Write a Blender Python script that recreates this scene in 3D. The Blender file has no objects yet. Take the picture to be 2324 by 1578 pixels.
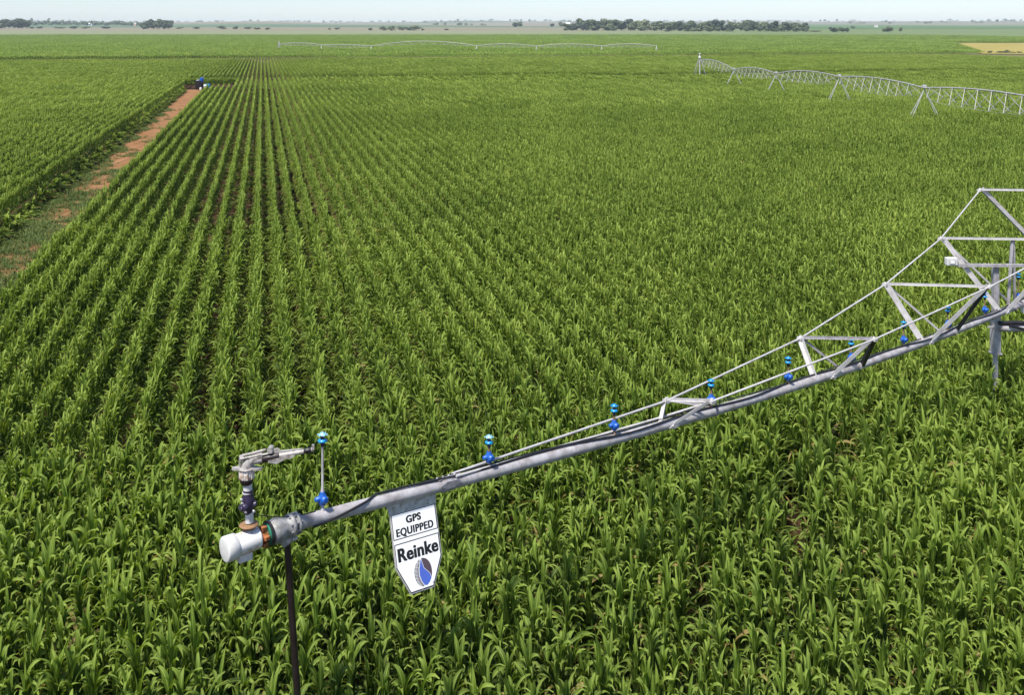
import bpy, bmesh, math, random
import numpy as np
from mathutils import Vector, Matrix, Euler
R = math.radians
S = bpy.context.scene
C = S.collection
random.seed(7)
rng = np.random.default_rng(11)

# ------------------------------------------------------------------ camera
F = 2300.0; CX = 1162.0; HY = 65.0; HC = 10.4          # survey figures: focal length, centre, horizon, camera height
cd = bpy.data.cameras.new('camera'); cam = bpy.data.objects.new('camera', cd); C.objects.link(cam)
cam.location = (0, 0, HC); cam.rotation_euler = (R(90), 0, 0)
cd.sensor_width = 36; cd.lens = 36 * F / 2324.0; cd.shift_y = -(789 - HY) / 2324.0
cd.clip_start = 0.1; cd.clip_end = 40000
S.camera = cam
# ------------------------------------------------------------------ sky, sun, exposure
SUN_DIR = Vector((-0.32, -0.44, 1.0)).normalized()       # towards the sun
W = bpy.data.worlds.new('World'); S.world = W; W.use_nodes = True
wt = W.node_tree; bg = wt.nodes['Background']
sky = wt.nodes.new('ShaderNodeTexSky'); sky.sky_type = 'NISHITA'; sky.sun_disc = False
sky.sun_elevation = math.asin(SUN_DIR.z); sky.sun_rotation = math.atan2(SUN_DIR.x, SUN_DIR.y)
sky.altitude = 0; sky.air_density = 1.0; sky.dust_density = 0.15; sky.ozone_density = 3.0
tn = wt.nodes.new('ShaderNodeMix'); tn.data_type = 'RGBA'; tn.blend_type = 'MULTIPLY'; tn.inputs[0].default_value = 1.0; tn.inputs[7].default_value = (.50, .54, .62, 1)
hs = wt.nodes.new('ShaderNodeHueSaturation'); hs.inputs['Saturation'].default_value = .8; wt.links.new(sky.outputs[0], hs.inputs['Color'])
wt.links.new(hs.outputs[0], tn.inputs[6]); wt.links.new(tn.outputs[2], bg.inputs[0]); bg.inputs[1].default_value = 0.135
sd = bpy.data.lights.new('sun', 'SUN'); sd.energy = 4.0; sd.angle = R(6.0); sd.color = (1.0, .95, .86)
sun = bpy.data.objects.new('sun', sd); C.objects.link(sun)
sun.rotation_euler = SUN_DIR.to_track_quat('Z', 'Y').to_euler(); sun.location = (-60, 20, 100)
S.view_settings.view_transform = 'Standard'; S.view_settings.look = 'None'
S.view_settings.exposure = 0.92; S.view_settings.gamma = 1.0
S.render.engine = 'CYCLES'
S.cycles.max_bounces = 6; S.cycles.diffuse_bounces = 3; S.cycles.glossy_bounces = 2
S.cycles.transmission_bounces = 3; S.cycles.volume_bounces = 0; S.cycles.use_denoising = True

# ------------------------------------------------------------------ small helpers
def tag(o, label=None, cat=None, group=None, kind=None):
    if label: o['label'] = label
    if cat: o['category'] = cat
    if group: o['group'] = group
    if kind: o['kind'] = kind
    return o
def link(name, me, parent=None):
    o = bpy.data.objects.new(name, me); C.objects.link(o)
    if parent is not None:
        o.parent = parent
        if parent.matrix_world is not None: o.matrix_parent_inverse = pinv(parent)
    return o
def pinv(p):
    m = Matrix.LocRotScale(p.location, p.rotation_euler, p.scale)
    if p.parent is not None: m = p.parent_world @ m if hasattr(p, 'parent_world') else (world_of(p.parent) @ p.matrix_parent_inverse @ m)
    return m.inverted()
def world_of(p):
    m = Matrix.LocRotScale(p.location, p.rotation_euler, p.scale)
    if p.parent is not None: m = world_of(p.parent) @ p.matrix_parent_inverse @ m
    return m
def empty(name, loc):
    o = bpy.data.objects.new(name, None); C.objects.link(o); o.location = loc; o.empty_display_size = .3
    return o
class MB:
    """collects shapes (world coordinates) into one mesh"""
    def __init__(s): s.v = []; s.f = []; s.sm = []
    def add(s, v, f, smooth=True):
        n = len(s.v); s.v += [tuple(p) for p in v]; s.f += [tuple(i + n for i in q) for q in f]; s.sm += [smooth] * len(f)
    def tube(s, pts, r, n=10, cap=True):
        pts = [Vector(p) for p in pts]; rs = r if isinstance(r, (list, tuple)) else [r] * len(pts)
        v = []; f = []
        up = None
        for i, p in enumerate(pts):
            d = (pts[min(i + 1, len(pts) - 1)] - pts[max(i - 1, 0)])
            if d.length < 1e-9: d = Vector((0, 0, 1))
            d.normalize()
            if up is None: up = Vector((0, 0, 1)) if abs(d.z) < .9 else Vector((1, 0, 0))
            a = d.cross(up).normalized(); b = a.cross(d).normalized()
            if abs(d.z) > .98: pass
            else: up = b
            for k in range(n):
                t = 2 * math.pi * k / n
                v.append(p + (a * math.cos(t) + b * math.sin(t)) * rs[i])
        for i in range(len(pts) - 1):
            for k in range(n):
                f.append((i * n + k, i * n + (k + 1) % n, (i + 1) * n + (k + 1) % n, (i + 1) * n + k))
        s.add(v, f)
        if cap:
            m = len(pts) - 1
            s.add([v[k] for k in range(n)], [tuple(range(n - 1, -1, -1))], False)
            s.add([v[m * n + k] for k in range(n)], [tuple(range(n))], False)
    def lathe(s, base, axis, prof, n=16):
        """prof: list of (distance along axis, radius)"""
        base = Vector(base); d = Vector(axis).normalized()
        up = Vector((0, 0, 1)) if abs(d.z) < .9 else Vector((1, 0, 0))
        a = d.cross(up).normalized(); b = a.cross(d).normalized(); v = []; f = []
        for (h, r) in prof:
            for k in range(n):
                t = 2 * math.pi * k / n
                v.append(base + d * h + (a * math.cos(t) + b * math.sin(t)) * max(r, 1e-4))
        for i in range(len(prof) - 1):
            for k in range(n):
                f.append((i * n + k, i * n + (k + 1) % n, (i + 1) * n + (k + 1) % n, (i + 1) * n + k))
        s.add(v, f, True)
        m = len(prof) - 1
        s.add([v[k] for k in range(n)], [tuple(range(n - 1, -1, -1))], False)
        s.add([v[m * n + k] for k in range(n)], [tuple(range(n))], False)
    def beam(s, a, b, w, h=None, up=(0, 0, 1)):
        a = Vector(a); b = Vector(b); d = (b - a).normalized(); h = h or w
        u = Vector(up)
        if abs(d.dot(u)) > .95: u = Vector((0, 1, 0))
        x = d.cross(u).normalized(); y = x.cross(d).normalized()
        v = []
        for p in (a, b):
            for (i, j) in ((-1, -1), (1, -1), (1, 1), (-1, 1)): v.append(p + x * w / 2 * i + y * h / 2 * j)
        s.add(v, [(0, 3, 2, 1), (4, 5, 6, 7), (0, 1, 5, 4), (1, 2, 6, 5), (2, 3, 7, 6), (3, 0, 4, 7)], False)
    def angle(s, a, b, w, t=.008, up=(0, 0, 1)):
        """steel angle profile"""
        a = Vector(a); b = Vector(b); d = (b - a).normalized(); u = Vector(up)
        if abs(d.dot(u)) > .95: u = Vector((0, 1, 0))
        x = d.cross(u).normalized(); y = x.cross(d).normalized()
        s.beam(a + x * w / 2, b + x * w / 2, w, t, y); s.beam(a + y * (w / 2 + t / 2), b + y * (w / 2 + t / 2), t, w, y)
    def box(s, c, size, rot=None, bevel=0):
        c = Vector(c); hx, hy, hz = [q / 2 for q in size]; M = rot or Matrix.Identity(3)
        if not bevel:
            v = [c + M @ Vector((x * hx, y * hy, z * hz)) for z in (-1, 1) for (x, y) in ((-1, -1), (1, -1), (1, 1), (-1, 1))]
            s.add(v, [(0, 3, 2, 1), (4, 5, 6, 7), (0, 1, 5, 4), (1, 2, 6, 5), (2, 3, 7, 6), (3, 0, 4, 7)], False); return
        bm = bmesh.new(); bmesh.ops.create_cube(bm, size=1)
        for q in bm.verts: q.co = Vector((q.co.x * size[0], q.co.y * size[1], q.co.z * size[2]))
        bmesh.ops.bevel(bm, geom=bm.edges[:], offset=bevel, segments=2, affect='EDGES', profile=.6)
        bm.verts.index_update()
        s.add([c + M @ q.co for q in bm.verts], [[q.index for q in f.verts] for f in bm.faces], False); bm.free()
    def prism(s, poly, thick, o, u, v, w):
        """2d polygon in plane o+u*x+v*y, thickened along w"""
        n = len(poly); P = [Vector(o) + Vector(u) * a + Vector(v) * b for a, b in poly]; w = Vector(w)
        V = [p + w * thick / 2 for p in P] + [p - w * thick / 2 for p in P]
        f = [tuple(range(n)), tuple(range(2 * n - 1, n - 1, -1))] + [(i, i + n, (i + 1) % n + n, (i + 1) % n) for i in range(n)]
        s.add(V, f, False)
    def build(s, name, mat, parent=None):
        me = bpy.data.meshes.new(name); 
        org = world_of(parent).translation if parent is not None else None
        me.from_pydata(s.v, [], s.f); me.polygons.foreach_set('use_smooth', s.sm)
        bm = bmesh.new(); bm.from_mesh(me); bmesh.ops.recalc_face_normals(bm, faces=bm.faces[:]); bm.to_mesh(me); bm.free()
        me.materials.append(mat); me.update()
        o = bpy.data.objects.new(name, me); C.objects.link(o)
        if parent is not None:
            o.parent = parent; o.matrix_parent_inverse = world_of(parent).inverted()
        return o

# ------------------------------------------------------------------ materials
class N:
    def __init__(s, name):
        s.m = bpy.data.materials.new(name); s.m.use_nodes = True; s.t = s.m.node_tree
        s.p = s.t.nodes['Principled BSDF']; s.out = s.t.nodes['Material Output']
    def n(s, ty, **kw):
        q = s.t.nodes.new(ty)
        for k, v in kw.items(): setattr(q, k, v)
        return q
    def l(s, a, b): s.t.links.new(a, b)
    def noise(s, scale, vec=None, detail=3, rough=.55):
        q = s.n('ShaderNodeTexNoise'); q.inputs['Scale'].default_value = scale; q.inputs['Detail'].default_value = detail; q.inputs['Roughness'].default_value = rough
        if vec is not None: s.l(vec, q.inputs['Vector'])
        return q.outputs['Fac']
    def ramp(s, fac, stops, interp='LINEAR'):
        q = s.n('ShaderNodeValToRGB'); e = q.color_ramp; e.interpolation = interp
        while len(e.elements) < len(stops): e.elements.new(.5)
        for k, (p, c) in enumerate(stops):
            e.elements[k].position = p; e.elements[k].color = (*c, 1) if len(c) == 3 else c
        s.l(fac, q.inputs[0]); return q.outputs['Color']
    def mix(s, f, a, b, mode='MIX'):
        q = s.n('ShaderNodeMix', data_type='RGBA', blend_type=mode)
        for k, x in ((0, f), (6, a), (7, b)):
            if hasattr(x, 'links'): s.l(x, q.inputs[k])
            elif k == 0: q.inputs[0].default_value = x
            else: q.inputs[k].default_value = (*x, 1)
        return q.outputs[2]
    def math(s, op, a, b=None, clamp=False):
        q = s.n('ShaderNodeMath', operation=op, use_clamp=clamp)
        for k, x in ((0, a), (1, b)):
            if x is None: continue
            if hasattr(x, 'links'): s.l(x, q.inputs[k])
            else: q.inputs[k].default_value = x
        return q.outputs[0]
def simple(name, col, rough=.5, metal=0, var=.25, scale=6, spec=.5, dirt=None, dscale=3, dlo=.55, dhi=.72, bump=0):
    a = N(name); g = a.n('ShaderNodeTexCoord').outputs['Object']
    f = a.noise(scale, g)
    c = a.ramp(f, [(.25, tuple(q * (1 - var) for q in col)), (.75, tuple(min(1, q * (1 + var)) for q in col))])
    if dirt:
        m = a.ramp(a.noise(dscale, g, 5, .65), [(dlo, (0, 0, 0)), (dhi, (1, 1, 1))])
        c = a.mix(m, c, dirt)
    a.l(c, a.p.inputs['Base Color']); a.p.inputs['Metallic'].default_value = metal
    a.p.inputs['Specular IOR Level'].default_value = spec
    rr = a.ramp(f, [(.2, (rough * .8,) * 3), (.8, (min(1, rough * 1.2),) * 3)]); a.l(rr, a.p.inputs['Roughness'])
    if bump:
        b = a.n('ShaderNodeBump'); b.inputs['Strength'].default_value = bump; b.inputs['Distance'].default_value = .02
        a.l(a.noise(scale * 4, g, 4), b.inputs['Height']); a.l(b.outputs[0], a.p.inputs['Normal'])
    return a.m
M = {}
M['galv'] = simple('galvanised_steel', (.40, .385, .40), .5, .1, .24, 7, dirt=(.20, .17, .16), dscale=4, dlo=.46, dhi=.74)
M['galv_light'] = simple('bright_galvanised_steel', (.46, .445, .45), .48, .08, .16, 5, dirt=(.31, .29, .28), dscale=4)
M['galv_dull'] = simple('weathered_galvanised_steel', (.30, .29, .31), .6, .1, .25, 14, dirt=(.22, .19, .19), dscale=8, dlo=.48, dhi=.72)
M['cast'] = simple('grey_cast_metal', (.25, .25, .255), .55, .15, .3, 18, dirt=(.16, .15, .14), dscale=16, dlo=.5, dhi=.7)
M['white'] = simple('white_enamel', (.70, .69, .67), .35, 0, .05, 6, dirt=(.36, .23, .15), dscale=6, dlo=.5, dhi=.66)
M['white_dull'] = simple('dusty_white_enamel', (.56, .56, .55), .5, 0, .1, 20, dirt=(.5, .48, .45), dscale=12)
M['gun'] = simple('pale_grey_alloy', (.33, .31, .295), .5, .1, .25, 24, dirt=(.12, .10, .095), dscale=14, dlo=.5, dhi=.66)
M['rust'] = simple('orange_rust', (.30, .105, .032), .8, 0, .45, 30, bump=.3)
M['copper'] = simple('rusty_flange_brown', (.22, .12, .055), .7, 0, .35, 30)
M['black'] = simple('black_plastic_and_shaded_steel', (.012, .011, .013), .45, 0, .2, 8)
M['maroon'] = simple('dark_maroon_paint', (.014, .008, .009), .4, 0, .2, 8)
M['navy'] = simple('dark_navy_valve', (.030, .022, .055), .4, 0, .3, 25)
M['blue'] = simple('blue_plastic', (.010, .09, .40), .4, 0, .2, 30)
M['cyan'] = simple('cyan_plastic', (.006, .22, .50), .35, 0, .12, 30)
M['paleblue'] = simple('pale_blue_plastic', (.26, .50, .63), .35, 0, .1, 30)
M['brass'] = simple('brass_fitting', (.24, .15, .09), .4, .3, .2, 30)
M['green'] = simple('green_seal', (.02, .16, .10), .5)
M['sign_white'] = simple('white_sign_sheet', (.92, .92, .91), .4, 0, .01, 3, dirt=(.70, .69, .66), dscale=5, dlo=.58, dhi=.8)
M['sign_back'] = simple('sign_edge_metal', (.40, .39, .38), .5, .2, .15, 10)
M['sign_frame'] = simple('weathered_bracket', (.46, .46, .42), .6, .1, .25, 14, dirt=(.25, .23, .18), dscale=20, dlo=.48, dhi=.66)
M['ink'] = simple('black_ink', (.008, .008, .008), .5, 0, .05, 2)
M['ink_grey'] = simple('grey_ink', (.20, .19, .20), .5, 0, .05, 2)
M['logo_dark'] = simple('dark_grey_ink', (.085, .06, .075), .5, 0, .08, 2)
M['logo_blue'] = simple('blue_ink', (.07, .13, .52), .5, 0, .08, 2)
M['logo_line'] = simple('pale_ink', (.75, .73, .75), .5, 0, .02, 2)

def leaf_material(name, c0, c1, c2, trans=.40, tint=1.0):
    a = N(name)
    tc = a.n('ShaderNodeTexCoord'); geo = a.n('ShaderNodeNewGeometry'); oi = a.n('ShaderNodeObjectInfo')
    at = a.n('ShaderNodeAttribute', attribute_name='age')
    sp = a.n('ShaderNodeSeparateXYZ'); a.l(tc.outputs['UV'], sp.inputs[0])
    pn = a.noise(.16, geo.outputs['Position'], 3, .6)
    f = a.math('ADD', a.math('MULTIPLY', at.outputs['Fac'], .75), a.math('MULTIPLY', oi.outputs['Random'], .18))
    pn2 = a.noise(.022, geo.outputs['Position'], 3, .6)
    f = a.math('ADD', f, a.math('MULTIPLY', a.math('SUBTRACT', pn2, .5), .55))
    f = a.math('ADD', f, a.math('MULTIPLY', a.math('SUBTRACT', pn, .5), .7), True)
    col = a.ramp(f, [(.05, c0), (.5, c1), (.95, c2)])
    # paler mid rib, tip colour lightened for the sky light it catches
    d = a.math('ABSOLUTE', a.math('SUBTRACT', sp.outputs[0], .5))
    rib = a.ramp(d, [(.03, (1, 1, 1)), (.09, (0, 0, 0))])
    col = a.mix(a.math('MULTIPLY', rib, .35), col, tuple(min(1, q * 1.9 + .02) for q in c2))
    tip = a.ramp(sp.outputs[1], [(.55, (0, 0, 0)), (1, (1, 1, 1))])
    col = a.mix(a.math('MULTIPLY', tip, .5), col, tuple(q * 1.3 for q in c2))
    dry = a.math('GREATER_THAN', at.outputs['Fac'], 1.5); col = a.mix(dry, col, (.30, .24, .09))
    a.l(col, a.p.inputs['Base Color']); a.p.inputs['Roughness'].default_value = .6; a.p.inputs['Specular IOR Level'].default_value = .18
    tr = a.n('ShaderNodeBsdfTranslucent'); a.l(a.mix(1.0, col, (1.25, 1.25, .55), 'MULTIPLY'), tr.inputs[0])
    mx = a.n('ShaderNodeMixShader'); mx.inputs[0].default_value = trans
    a.l(a.p.outputs[0], mx.inputs[1]); a.l(tr.outputs[0], mx.inputs[2]); a.l(mx.outputs[0], a.out.inputs[0])
    return a.m
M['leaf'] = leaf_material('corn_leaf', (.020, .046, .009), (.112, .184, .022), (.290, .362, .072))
M['leaf_far'] = leaf_material('far_crop_leaf', (.105, .18, .030), (.155, .24, .040), (.235, .315, .07))
M['stalk'] = simple('corn_stalk', (.10, .16, .05), .5, 0, .2, 8)
M['grass'] = leaf_material('path_grass', (.038, .070, .015), (.062, .105, .022), (.12, .15, .045), .2)

def crown_material(name, c0, c1, c2):
    a = N(name); g = a.n('ShaderNodeTexCoord').outputs['Object']; oi = a.n('ShaderNodeObjectInfo')
    f = a.math('ADD', a.math('MULTIPLY', a.noise(2.6, g, 4, .65), .8), a.math('MULTIPLY', a.math('SUBTRACT', oi.outputs['Random'], .5), .5))
    a.l(a.ramp(f, [(.15, c0), (.42, c1), (.75, c2)]), a.p.inputs['Base Color']); a.p.inputs['Roughness'].default_value = .7
    a.p.inputs['Specular IOR Level'].default_value = .2
    return a.m
M['crown'] = crown_material('tree_foliage', (.065, .090, .060), (.12, .155, .08), (.21, .225, .12))
M['crown_olive'] = crown_material('olive_bush_foliage', (.05, .06, .02), (.09, .11, .035), (.17, .16, .05))
M['bark'] = simple('bark', (.12, .09, .07), .9, 0, .3, 4)

# ------------------------------------------------------------------ terrain
_gk = np.array([(-100, 0), (0, 0), (350, 0), (700, .3), (1000, 1.0), (1200, 2.0), (1350, 4.6), (1500, 7.2), (2000, 11.5), (2500, 16), (3500, 27), (5000, 43.5), (5800, 51), (6600, 54), (9000, 50)], float)
def sstep(x, a, b):
    t = np.clip((np.asarray(x, float) - a) / (b - a), 0, 1); return t * t * (3 - 2 * t)
def ground(X, Y):
    X = np.asarray(X, float); Y = np.asarray(Y, float)
    g = np.interp(Y, _gk[:, 0], _gk[:, 1])
    side = sstep(X, 8, 28)
    g = g + side * (.6 * np.exp(-((Y - 98) / 26) ** 2) - .85 * np.exp(-((Y - 178) / 30) ** 2))
    far = sstep(Y, 1600, 4500)
    g = g + far * (5 * np.sin(X / 610 + 1.3) * np.sin(Y / 900 + .5) + 3.2 * np.sin(X / 233 + Y / 700) + 1.6 * np.sin(X / 97 + 2.1 + Y / 410))
    return g
def gz(X, Y): return float(ground(X, Y))
def px_x(x, Y): return (x - CX) / F * Y
def P3(x, y, Y): return Vector(((x - CX) / F * Y, Y, HC - (y - HY) / F * Y))
def on_ground(x, y):
    lo, hi = 8.0, 7000.0; best = None
    Ys = np.geomspace(8, 6500, 6000); Xs = (x - CX) / F * Ys
    yy = HY + F * (HC - ground(Xs, Ys)) / Ys
    k = np.argmax(yy <= y) if np.any(yy <= y) else len(Ys) - 1
    return float(Xs[k]), float(Ys[k])
PSI = math.atan(567 / F); CP, SP = math.cos(PSI), math.sin(PSI)
def ut2xy(u, t): return u * CP - t * SP, u * SP + t * CP

ys = np.concatenate([np.linspace(-60, 360, 85), np.geomspace(365, 9000, 150)])
xs = np.concatenate([-np.geomspace(60, 7500, 50)[::-1], np.linspace(-58, 58, 45), np.geomspace(60, 7500, 50)])
GX, GY = np.meshgrid(xs, ys); GZ = ground(GX, GY)
nv = len(xs); V = np.stack([GX, GY, GZ], -1).reshape(-1, 3)
fc = [(j * nv + i, j * nv + i + 1, (j + 1) * nv + i + 1, (j + 1) * nv + i) for j in range(len(ys) - 1) for i in range(nv - 1)]
me = bpy.data.meshes.new('ground'); me.from_pydata(V.tolist(), [], fc); me.polygons.foreach_set('use_smooth', [True] * len(fc))
a = N('field_ground'); g = a.n('ShaderNodeTexCoord').outputs['Object']
sp = a.n('ShaderNodeSeparateXYZ'); a.l(g, sp.inputs[0])
st = a.n('ShaderNodeMapping'); st.inputs['Scale'].default_value = (.35, 1, 1); a.l(g, st.inputs[0])
warp = a.math('MULTIPLY', a.math('SUBTRACT', a.noise(.004, st.outputs[0], 3), .5), 260)
yy = a.math('ADD', sp.outputs[1], a.math('MULTIPLY', warp, a.math('MULTIPLY', sp.outputs[1], .0006)))
fy = a.math('DIVIDE', yy, 7000, True)
soil = a.ramp(a.noise(1.3, g, 6, .7), [(.3, (.030, .018, .011)), (.55, (.062, .034, .020)), (.8, (.12, .066, .040))])
tan = (.20, .175, .125); pale = (.165, .19, .095); teal = (.075, .12, .07); green = (.06, .115, .035); salm = (.21, .17, .13)
def Yf(v): return v / 7000
bands = a.ramp(fy, [(Yf(330), (.13, .12, .05)), (Yf(1190), (.13, .16, .05)), (Yf(1230), pale), (Yf(1480), (.19, .195, .12)), (Yf(1640), tan), (Yf(2250), (.20, .17, .13)), (Yf(2400), teal), (Yf(3200), (.11, .16, .10)), (Yf(3500), salm), (Yf(4600), (.22, .20, .16)), (Yf(5400), (.13, .15, .11))])
right = a.ramp(fy, [(Yf(330), (.13, .12, .05)), (Yf(1190), (.13, .17, .05)), (Yf(1260), (.12, .165, .065)), (Yf(1700), (.125, .16, .07)), (Yf(2000), green), (Yf(2900), (.10, .16, .08)), (Yf(3300), (.20, .19, .15)), (Yf(5200), (.20, .18, .16))])
ratio = a.math('DIVIDE', sp.outputs[0], a.math('MAXIMUM', sp.outputs[1], 10))
rf = a.ramp(a.math('ADD', a.math('MULTIPLY', ratio, 1.0), a.math('MULTIPLY', a.noise(.0013, g, 2), .2)), [(.16, (0, 0, 0)), (.34, (1, 1, 1))])
bc = a.mix(rf, bands, right)
bc = a.mix(a.math('MULTIPLY', a.ramp(a.noise(.012, st.outputs[0], 5, .7), [(.42, (0, 0, 0)), (.62, (1, 1, 1))]), .45), bc, (.13, .18, .07))
nearf = a.ramp(sp.outputs[1], [(0, (0, 0, 0)), (1, (1, 1, 1))])
nf = a.math('DIVIDE', a.math('SUBTRACT', sp.outputs[1], 250), 120, True)
a.l(a.mix(nf, soil, bc), a.p.inputs['Base Color']); a.p.inputs['Roughness'].default_value = .95; a.p.inputs['Specular IOR Level'].default_value = .1
b = a.n('ShaderNodeBump'); b.inputs['Strength'].default_value = .6; b.inputs['Distance'].default_value = .06
a.l(a.noise(7, g, 5, .7), b.inputs['Height']); a.l(b.outputs[0], a.p.inputs['Normal'])
me.materials.append(a.m)
gobj = link('ground', me); tag(gobj, 'broad farmland plain running out to low hazy hills', 'ground', kind='structure')

# dirt path strip between the two stands of corn
PL, PR = -12.4, -8.6
mb = MB(); tt = np.linspace(10, 181, 120); uu = np.linspace(PL - .5, PR + .5, 9)
v = []; f = []
for j, t in enumerate(tt):
    for i, u in enumerate(uu):
        x, y = ut2xy(u, t); w = (i - 4) / 4.0
        rut = -.045 * (math.exp(-((w - .42) / .14) ** 2) + math.exp(-((w + .42) / .14) ** 2))
        v.append((x, y, .055 + rut + .02 * math.sin(t * .9 + i) * (.5 + .5 * math.sin(t * .23))))
for j in range(len(tt) - 1):
    for i in range(8): f.append((j * 9 + i, j * 9 + i + 1, (j + 1) * 9 + i + 1, (j + 1) * 9 + i))
mb.add(v, f)
a = N('dry_path_dirt'); g = a.n('ShaderNodeTexCoord').outputs['Object']
mp = a.n('ShaderNodeMapping'); mp.inputs['Rotation'].default_value = (0, 0, -PSI); mp.inputs['Scale'].default_value = (1.6, .22, 1); a.l(g, mp.inputs[0])
c = a.ramp(a.noise(1.2, mp.outputs[0], 5, .65), [(.3, (.13, .062, .030)), (.5, (.22, .112, .052)), (.72, (.31, .19, .105))])
c = a.mix(a.math('MULTIPLY', a.ramp(a.noise(5, g, 5, .7), [(.35, (0, 0, 0)), (.75, (1, 1, 1))]), .5), c, (.27, .135, .064))
a.l(c, a.p.inputs['Base Color']); a.p.inputs['Roughness'].default_value = .95; a.p.inputs['Specular IOR Level'].default_value = .1
b = a.n('ShaderNodeBump'); b.inputs['Strength'].default_value = .8; b.inputs['Distance'].default_value = .08
a.l(a.noise(4, g, 6, .7), b.inputs['Height']); a.l(b.outputs[0], a.p.inputs['Normal'])
po = mb.build('dirt_path', a.m); tag(po, 'red brown dirt track running between two stands of corn', 'path', kind='structure')

# yellow stubble field far right
def lin(x, y): X, Y = on_ground(x, y); return X, Y
poly = [(px_x(2120, 712), 712), (px_x(2186, 560), 560), (px_x(2196, 470), 470), (px_x(2230, 415), 415), (px_x(2500, 405), 405), (px_x(2560, 700), 700)]
SP_POLY = poly
mb = MB(); mb.add([(x, y, gz(x, y) + .25) for x, y in poly], [tuple(range(len(poly)))], False)
so = mb.build('stubble_field', simple('yellow_stubble', (.27, .225, .065), .95, 0, .2, .05, .1, dirt=(.28, .24, .13), dscale=.02)); tag(so, 'yellow stubble strip beyond the crop at the right', 'field', kind='structure')

# ------------------------------------------------------------------ corn
class Leaves:
    def __init__(s): s.v = []; s.f = []; s.uv = []; s.age = []; s.mi = []
    def leaf(s, base, az, th0, L, Wd, bend, pw, nseg, age, fold=True, twist=0., r=random):
        ca, sa = math.cos(az), math.sin(az); x = z = 0.0; n0 = len(s.v); cols = 3 if fold else 2
        ph = r.uniform(0, 6.28); droop = r.uniform(-.25, .25)
        for i in range(nseg + 1):
            q = i / nseg
            th = th0 + bend * q ** pw
            if i: x += math.sin(th) * L / nseg; z += math.cos(th) * L / nseg
            w = Wd * (min(1, .45 + 1.6 * q) if q < .35 else 1.0) * (1 - max(0, (q - .42) / .58) ** 1.7)
            w = max(w, .004)
            tw = twist * q
            # side vector: horizontal, twisted round the rib
            tx, tz = math.sin(th), math.cos(th)               # tangent (radial, up)
            nx, nz = -math.cos(th), math.sin(th)              # leaf upper normal (radial, up)
            for k in range(cols):
                e = (k / (cols - 1) - .5) * w
                lift = (abs(e) * .45 if fold else 0) + (.012 * math.sin(ph + q * 9 + k * 2.1) if fold and k != 1 else 0)
                ct, s_t = math.cos(tw), math.sin(tw)
                sx = e * ct; up = lift + e * s_t
                px = x + nx * up; pz = z + nz * up
                side = sx + droop * L * .25 * q * q
                s.v.append((base[0] + ca * px - sa * side, base[1] + sa * px + ca * side, base[2] + pz))
                s.uv.append((k / (cols - 1), q)); s.age.append(age)
        for i in range(nseg):
            for k in range(cols - 1):
                p = n0 + i * cols + k
                s.f.append((p, p + 1, p + cols + 1, p + cols)); s.mi.append(0)
    def stalk(s, base, h, r0, n=5):
        n0 = len(s.v)
        for (z, r) in ((0, r0), (h, r0 * .5)):
            for k in range(n):
                t = 6.283 * k / n; s.v.append((base[0] + r * math.cos(t), base[1] + r * math.sin(t), base[2] + z)); s.uv.append((.2, 0)); s.age.append(.4)
        for k in range(n): s.f.append((n0 + k, n0 + (k + 1) % n, n0 + n + (k + 1) % n, n0 + n + k)); s.mi.append(1)
    def mesh(s, name, mats):
        me = bpy.data.meshes.new(name); me.from_pydata(s.v, [], s.f)
        me.polygons.foreach_set('use_smooth', [True] * len(s.f))
        uvl = me.uv_layers.new(name='UVMap'); idx = np.empty(len(me.loops), np.int32); me.loops.foreach_get('vertex_index', idx)
        uvl.data.foreach_set('uv', np.array(s.uv, np.float32)[idx].ravel())
        at = me.attributes.new('age', 'FLOAT', 'POINT'); at.data.foreach_set('value', np.array(s.age, np.float32))
        for m in mats: me.materials.append(m)
        if len(mats) > 1: me.polygons.foreach_set('material_index', s.mi)
        me.update(); return me
def corn(Lv, base, r, nseg, fold, nleaf=18, wmul=1.0, low=0, stalk=True, turn=0., sp_=1., tonek=1.):
    H = r.uniform(1.42, 1.66); a0 = r.gauss(0, .6) + turn
    if stalk: Lv.stalk(base, H, .016 * min(wmul, 1.5))
    for k in range(nleaf):
        q = k / (nleaf - 1.0)
        if q < low: continue
        hz = .25 + (H - .25) * q ** .62                      # leaves crowd towards the whorl
        az = a0 + math.pi * (k % 2) + r.gauss(0, .75)
        if q > .42:                                          # whorl: broad upright blades whose tips fold over sharply
            th0 = R(r.uniform(4, 20)) * (1.35 - .6 * q); L = r.uniform(.44, .72); Wd = r.uniform(.068, .108)
            z = r.random()
            if z < .62: bend, pw = R(r.uniform(95, 190)), r.uniform(3.2, 6.5)
            elif z < .82: bend, pw = R(r.uniform(50, 110)), r.uniform(1.8, 3)
            else: bend, pw = R(r.uniform(0, 30)), 2.0
        else:                                                # lower leaves arch out and hang
            th0 = R(r.uniform(18, 40)); bend = R(r.uniform(80, 140)); pw = r.uniform(1.2, 2.0); L = r.uniform(.75, 1.05); Wd = r.uniform(.065, .095)
        age = min(1, max(0, tonek * (.72 * (q ** 1.15) + .12 + r.gauss(0, .13))))
        if r.random() < (.05 if q < .42 else .0): age = 2
        Lv.leaf((base[0], base[1], base[2] + hz), az, th0 * sp_, L, Wd * wmul, bend, pw, nseg, age, fold, r.uniform(-.7, .7), r)
protos = []
def proto(name, Lv, mats):
    o = bpy.data.objects.new(name, Lv.mesh(name, mats)); protos.append(o); return o
LM = [M['leaf'], M['stalk']]
NA = 16
for i in range(NA):                                            # full plants
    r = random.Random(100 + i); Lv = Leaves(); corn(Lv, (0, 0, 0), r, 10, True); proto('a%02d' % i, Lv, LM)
NH = 16
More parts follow.
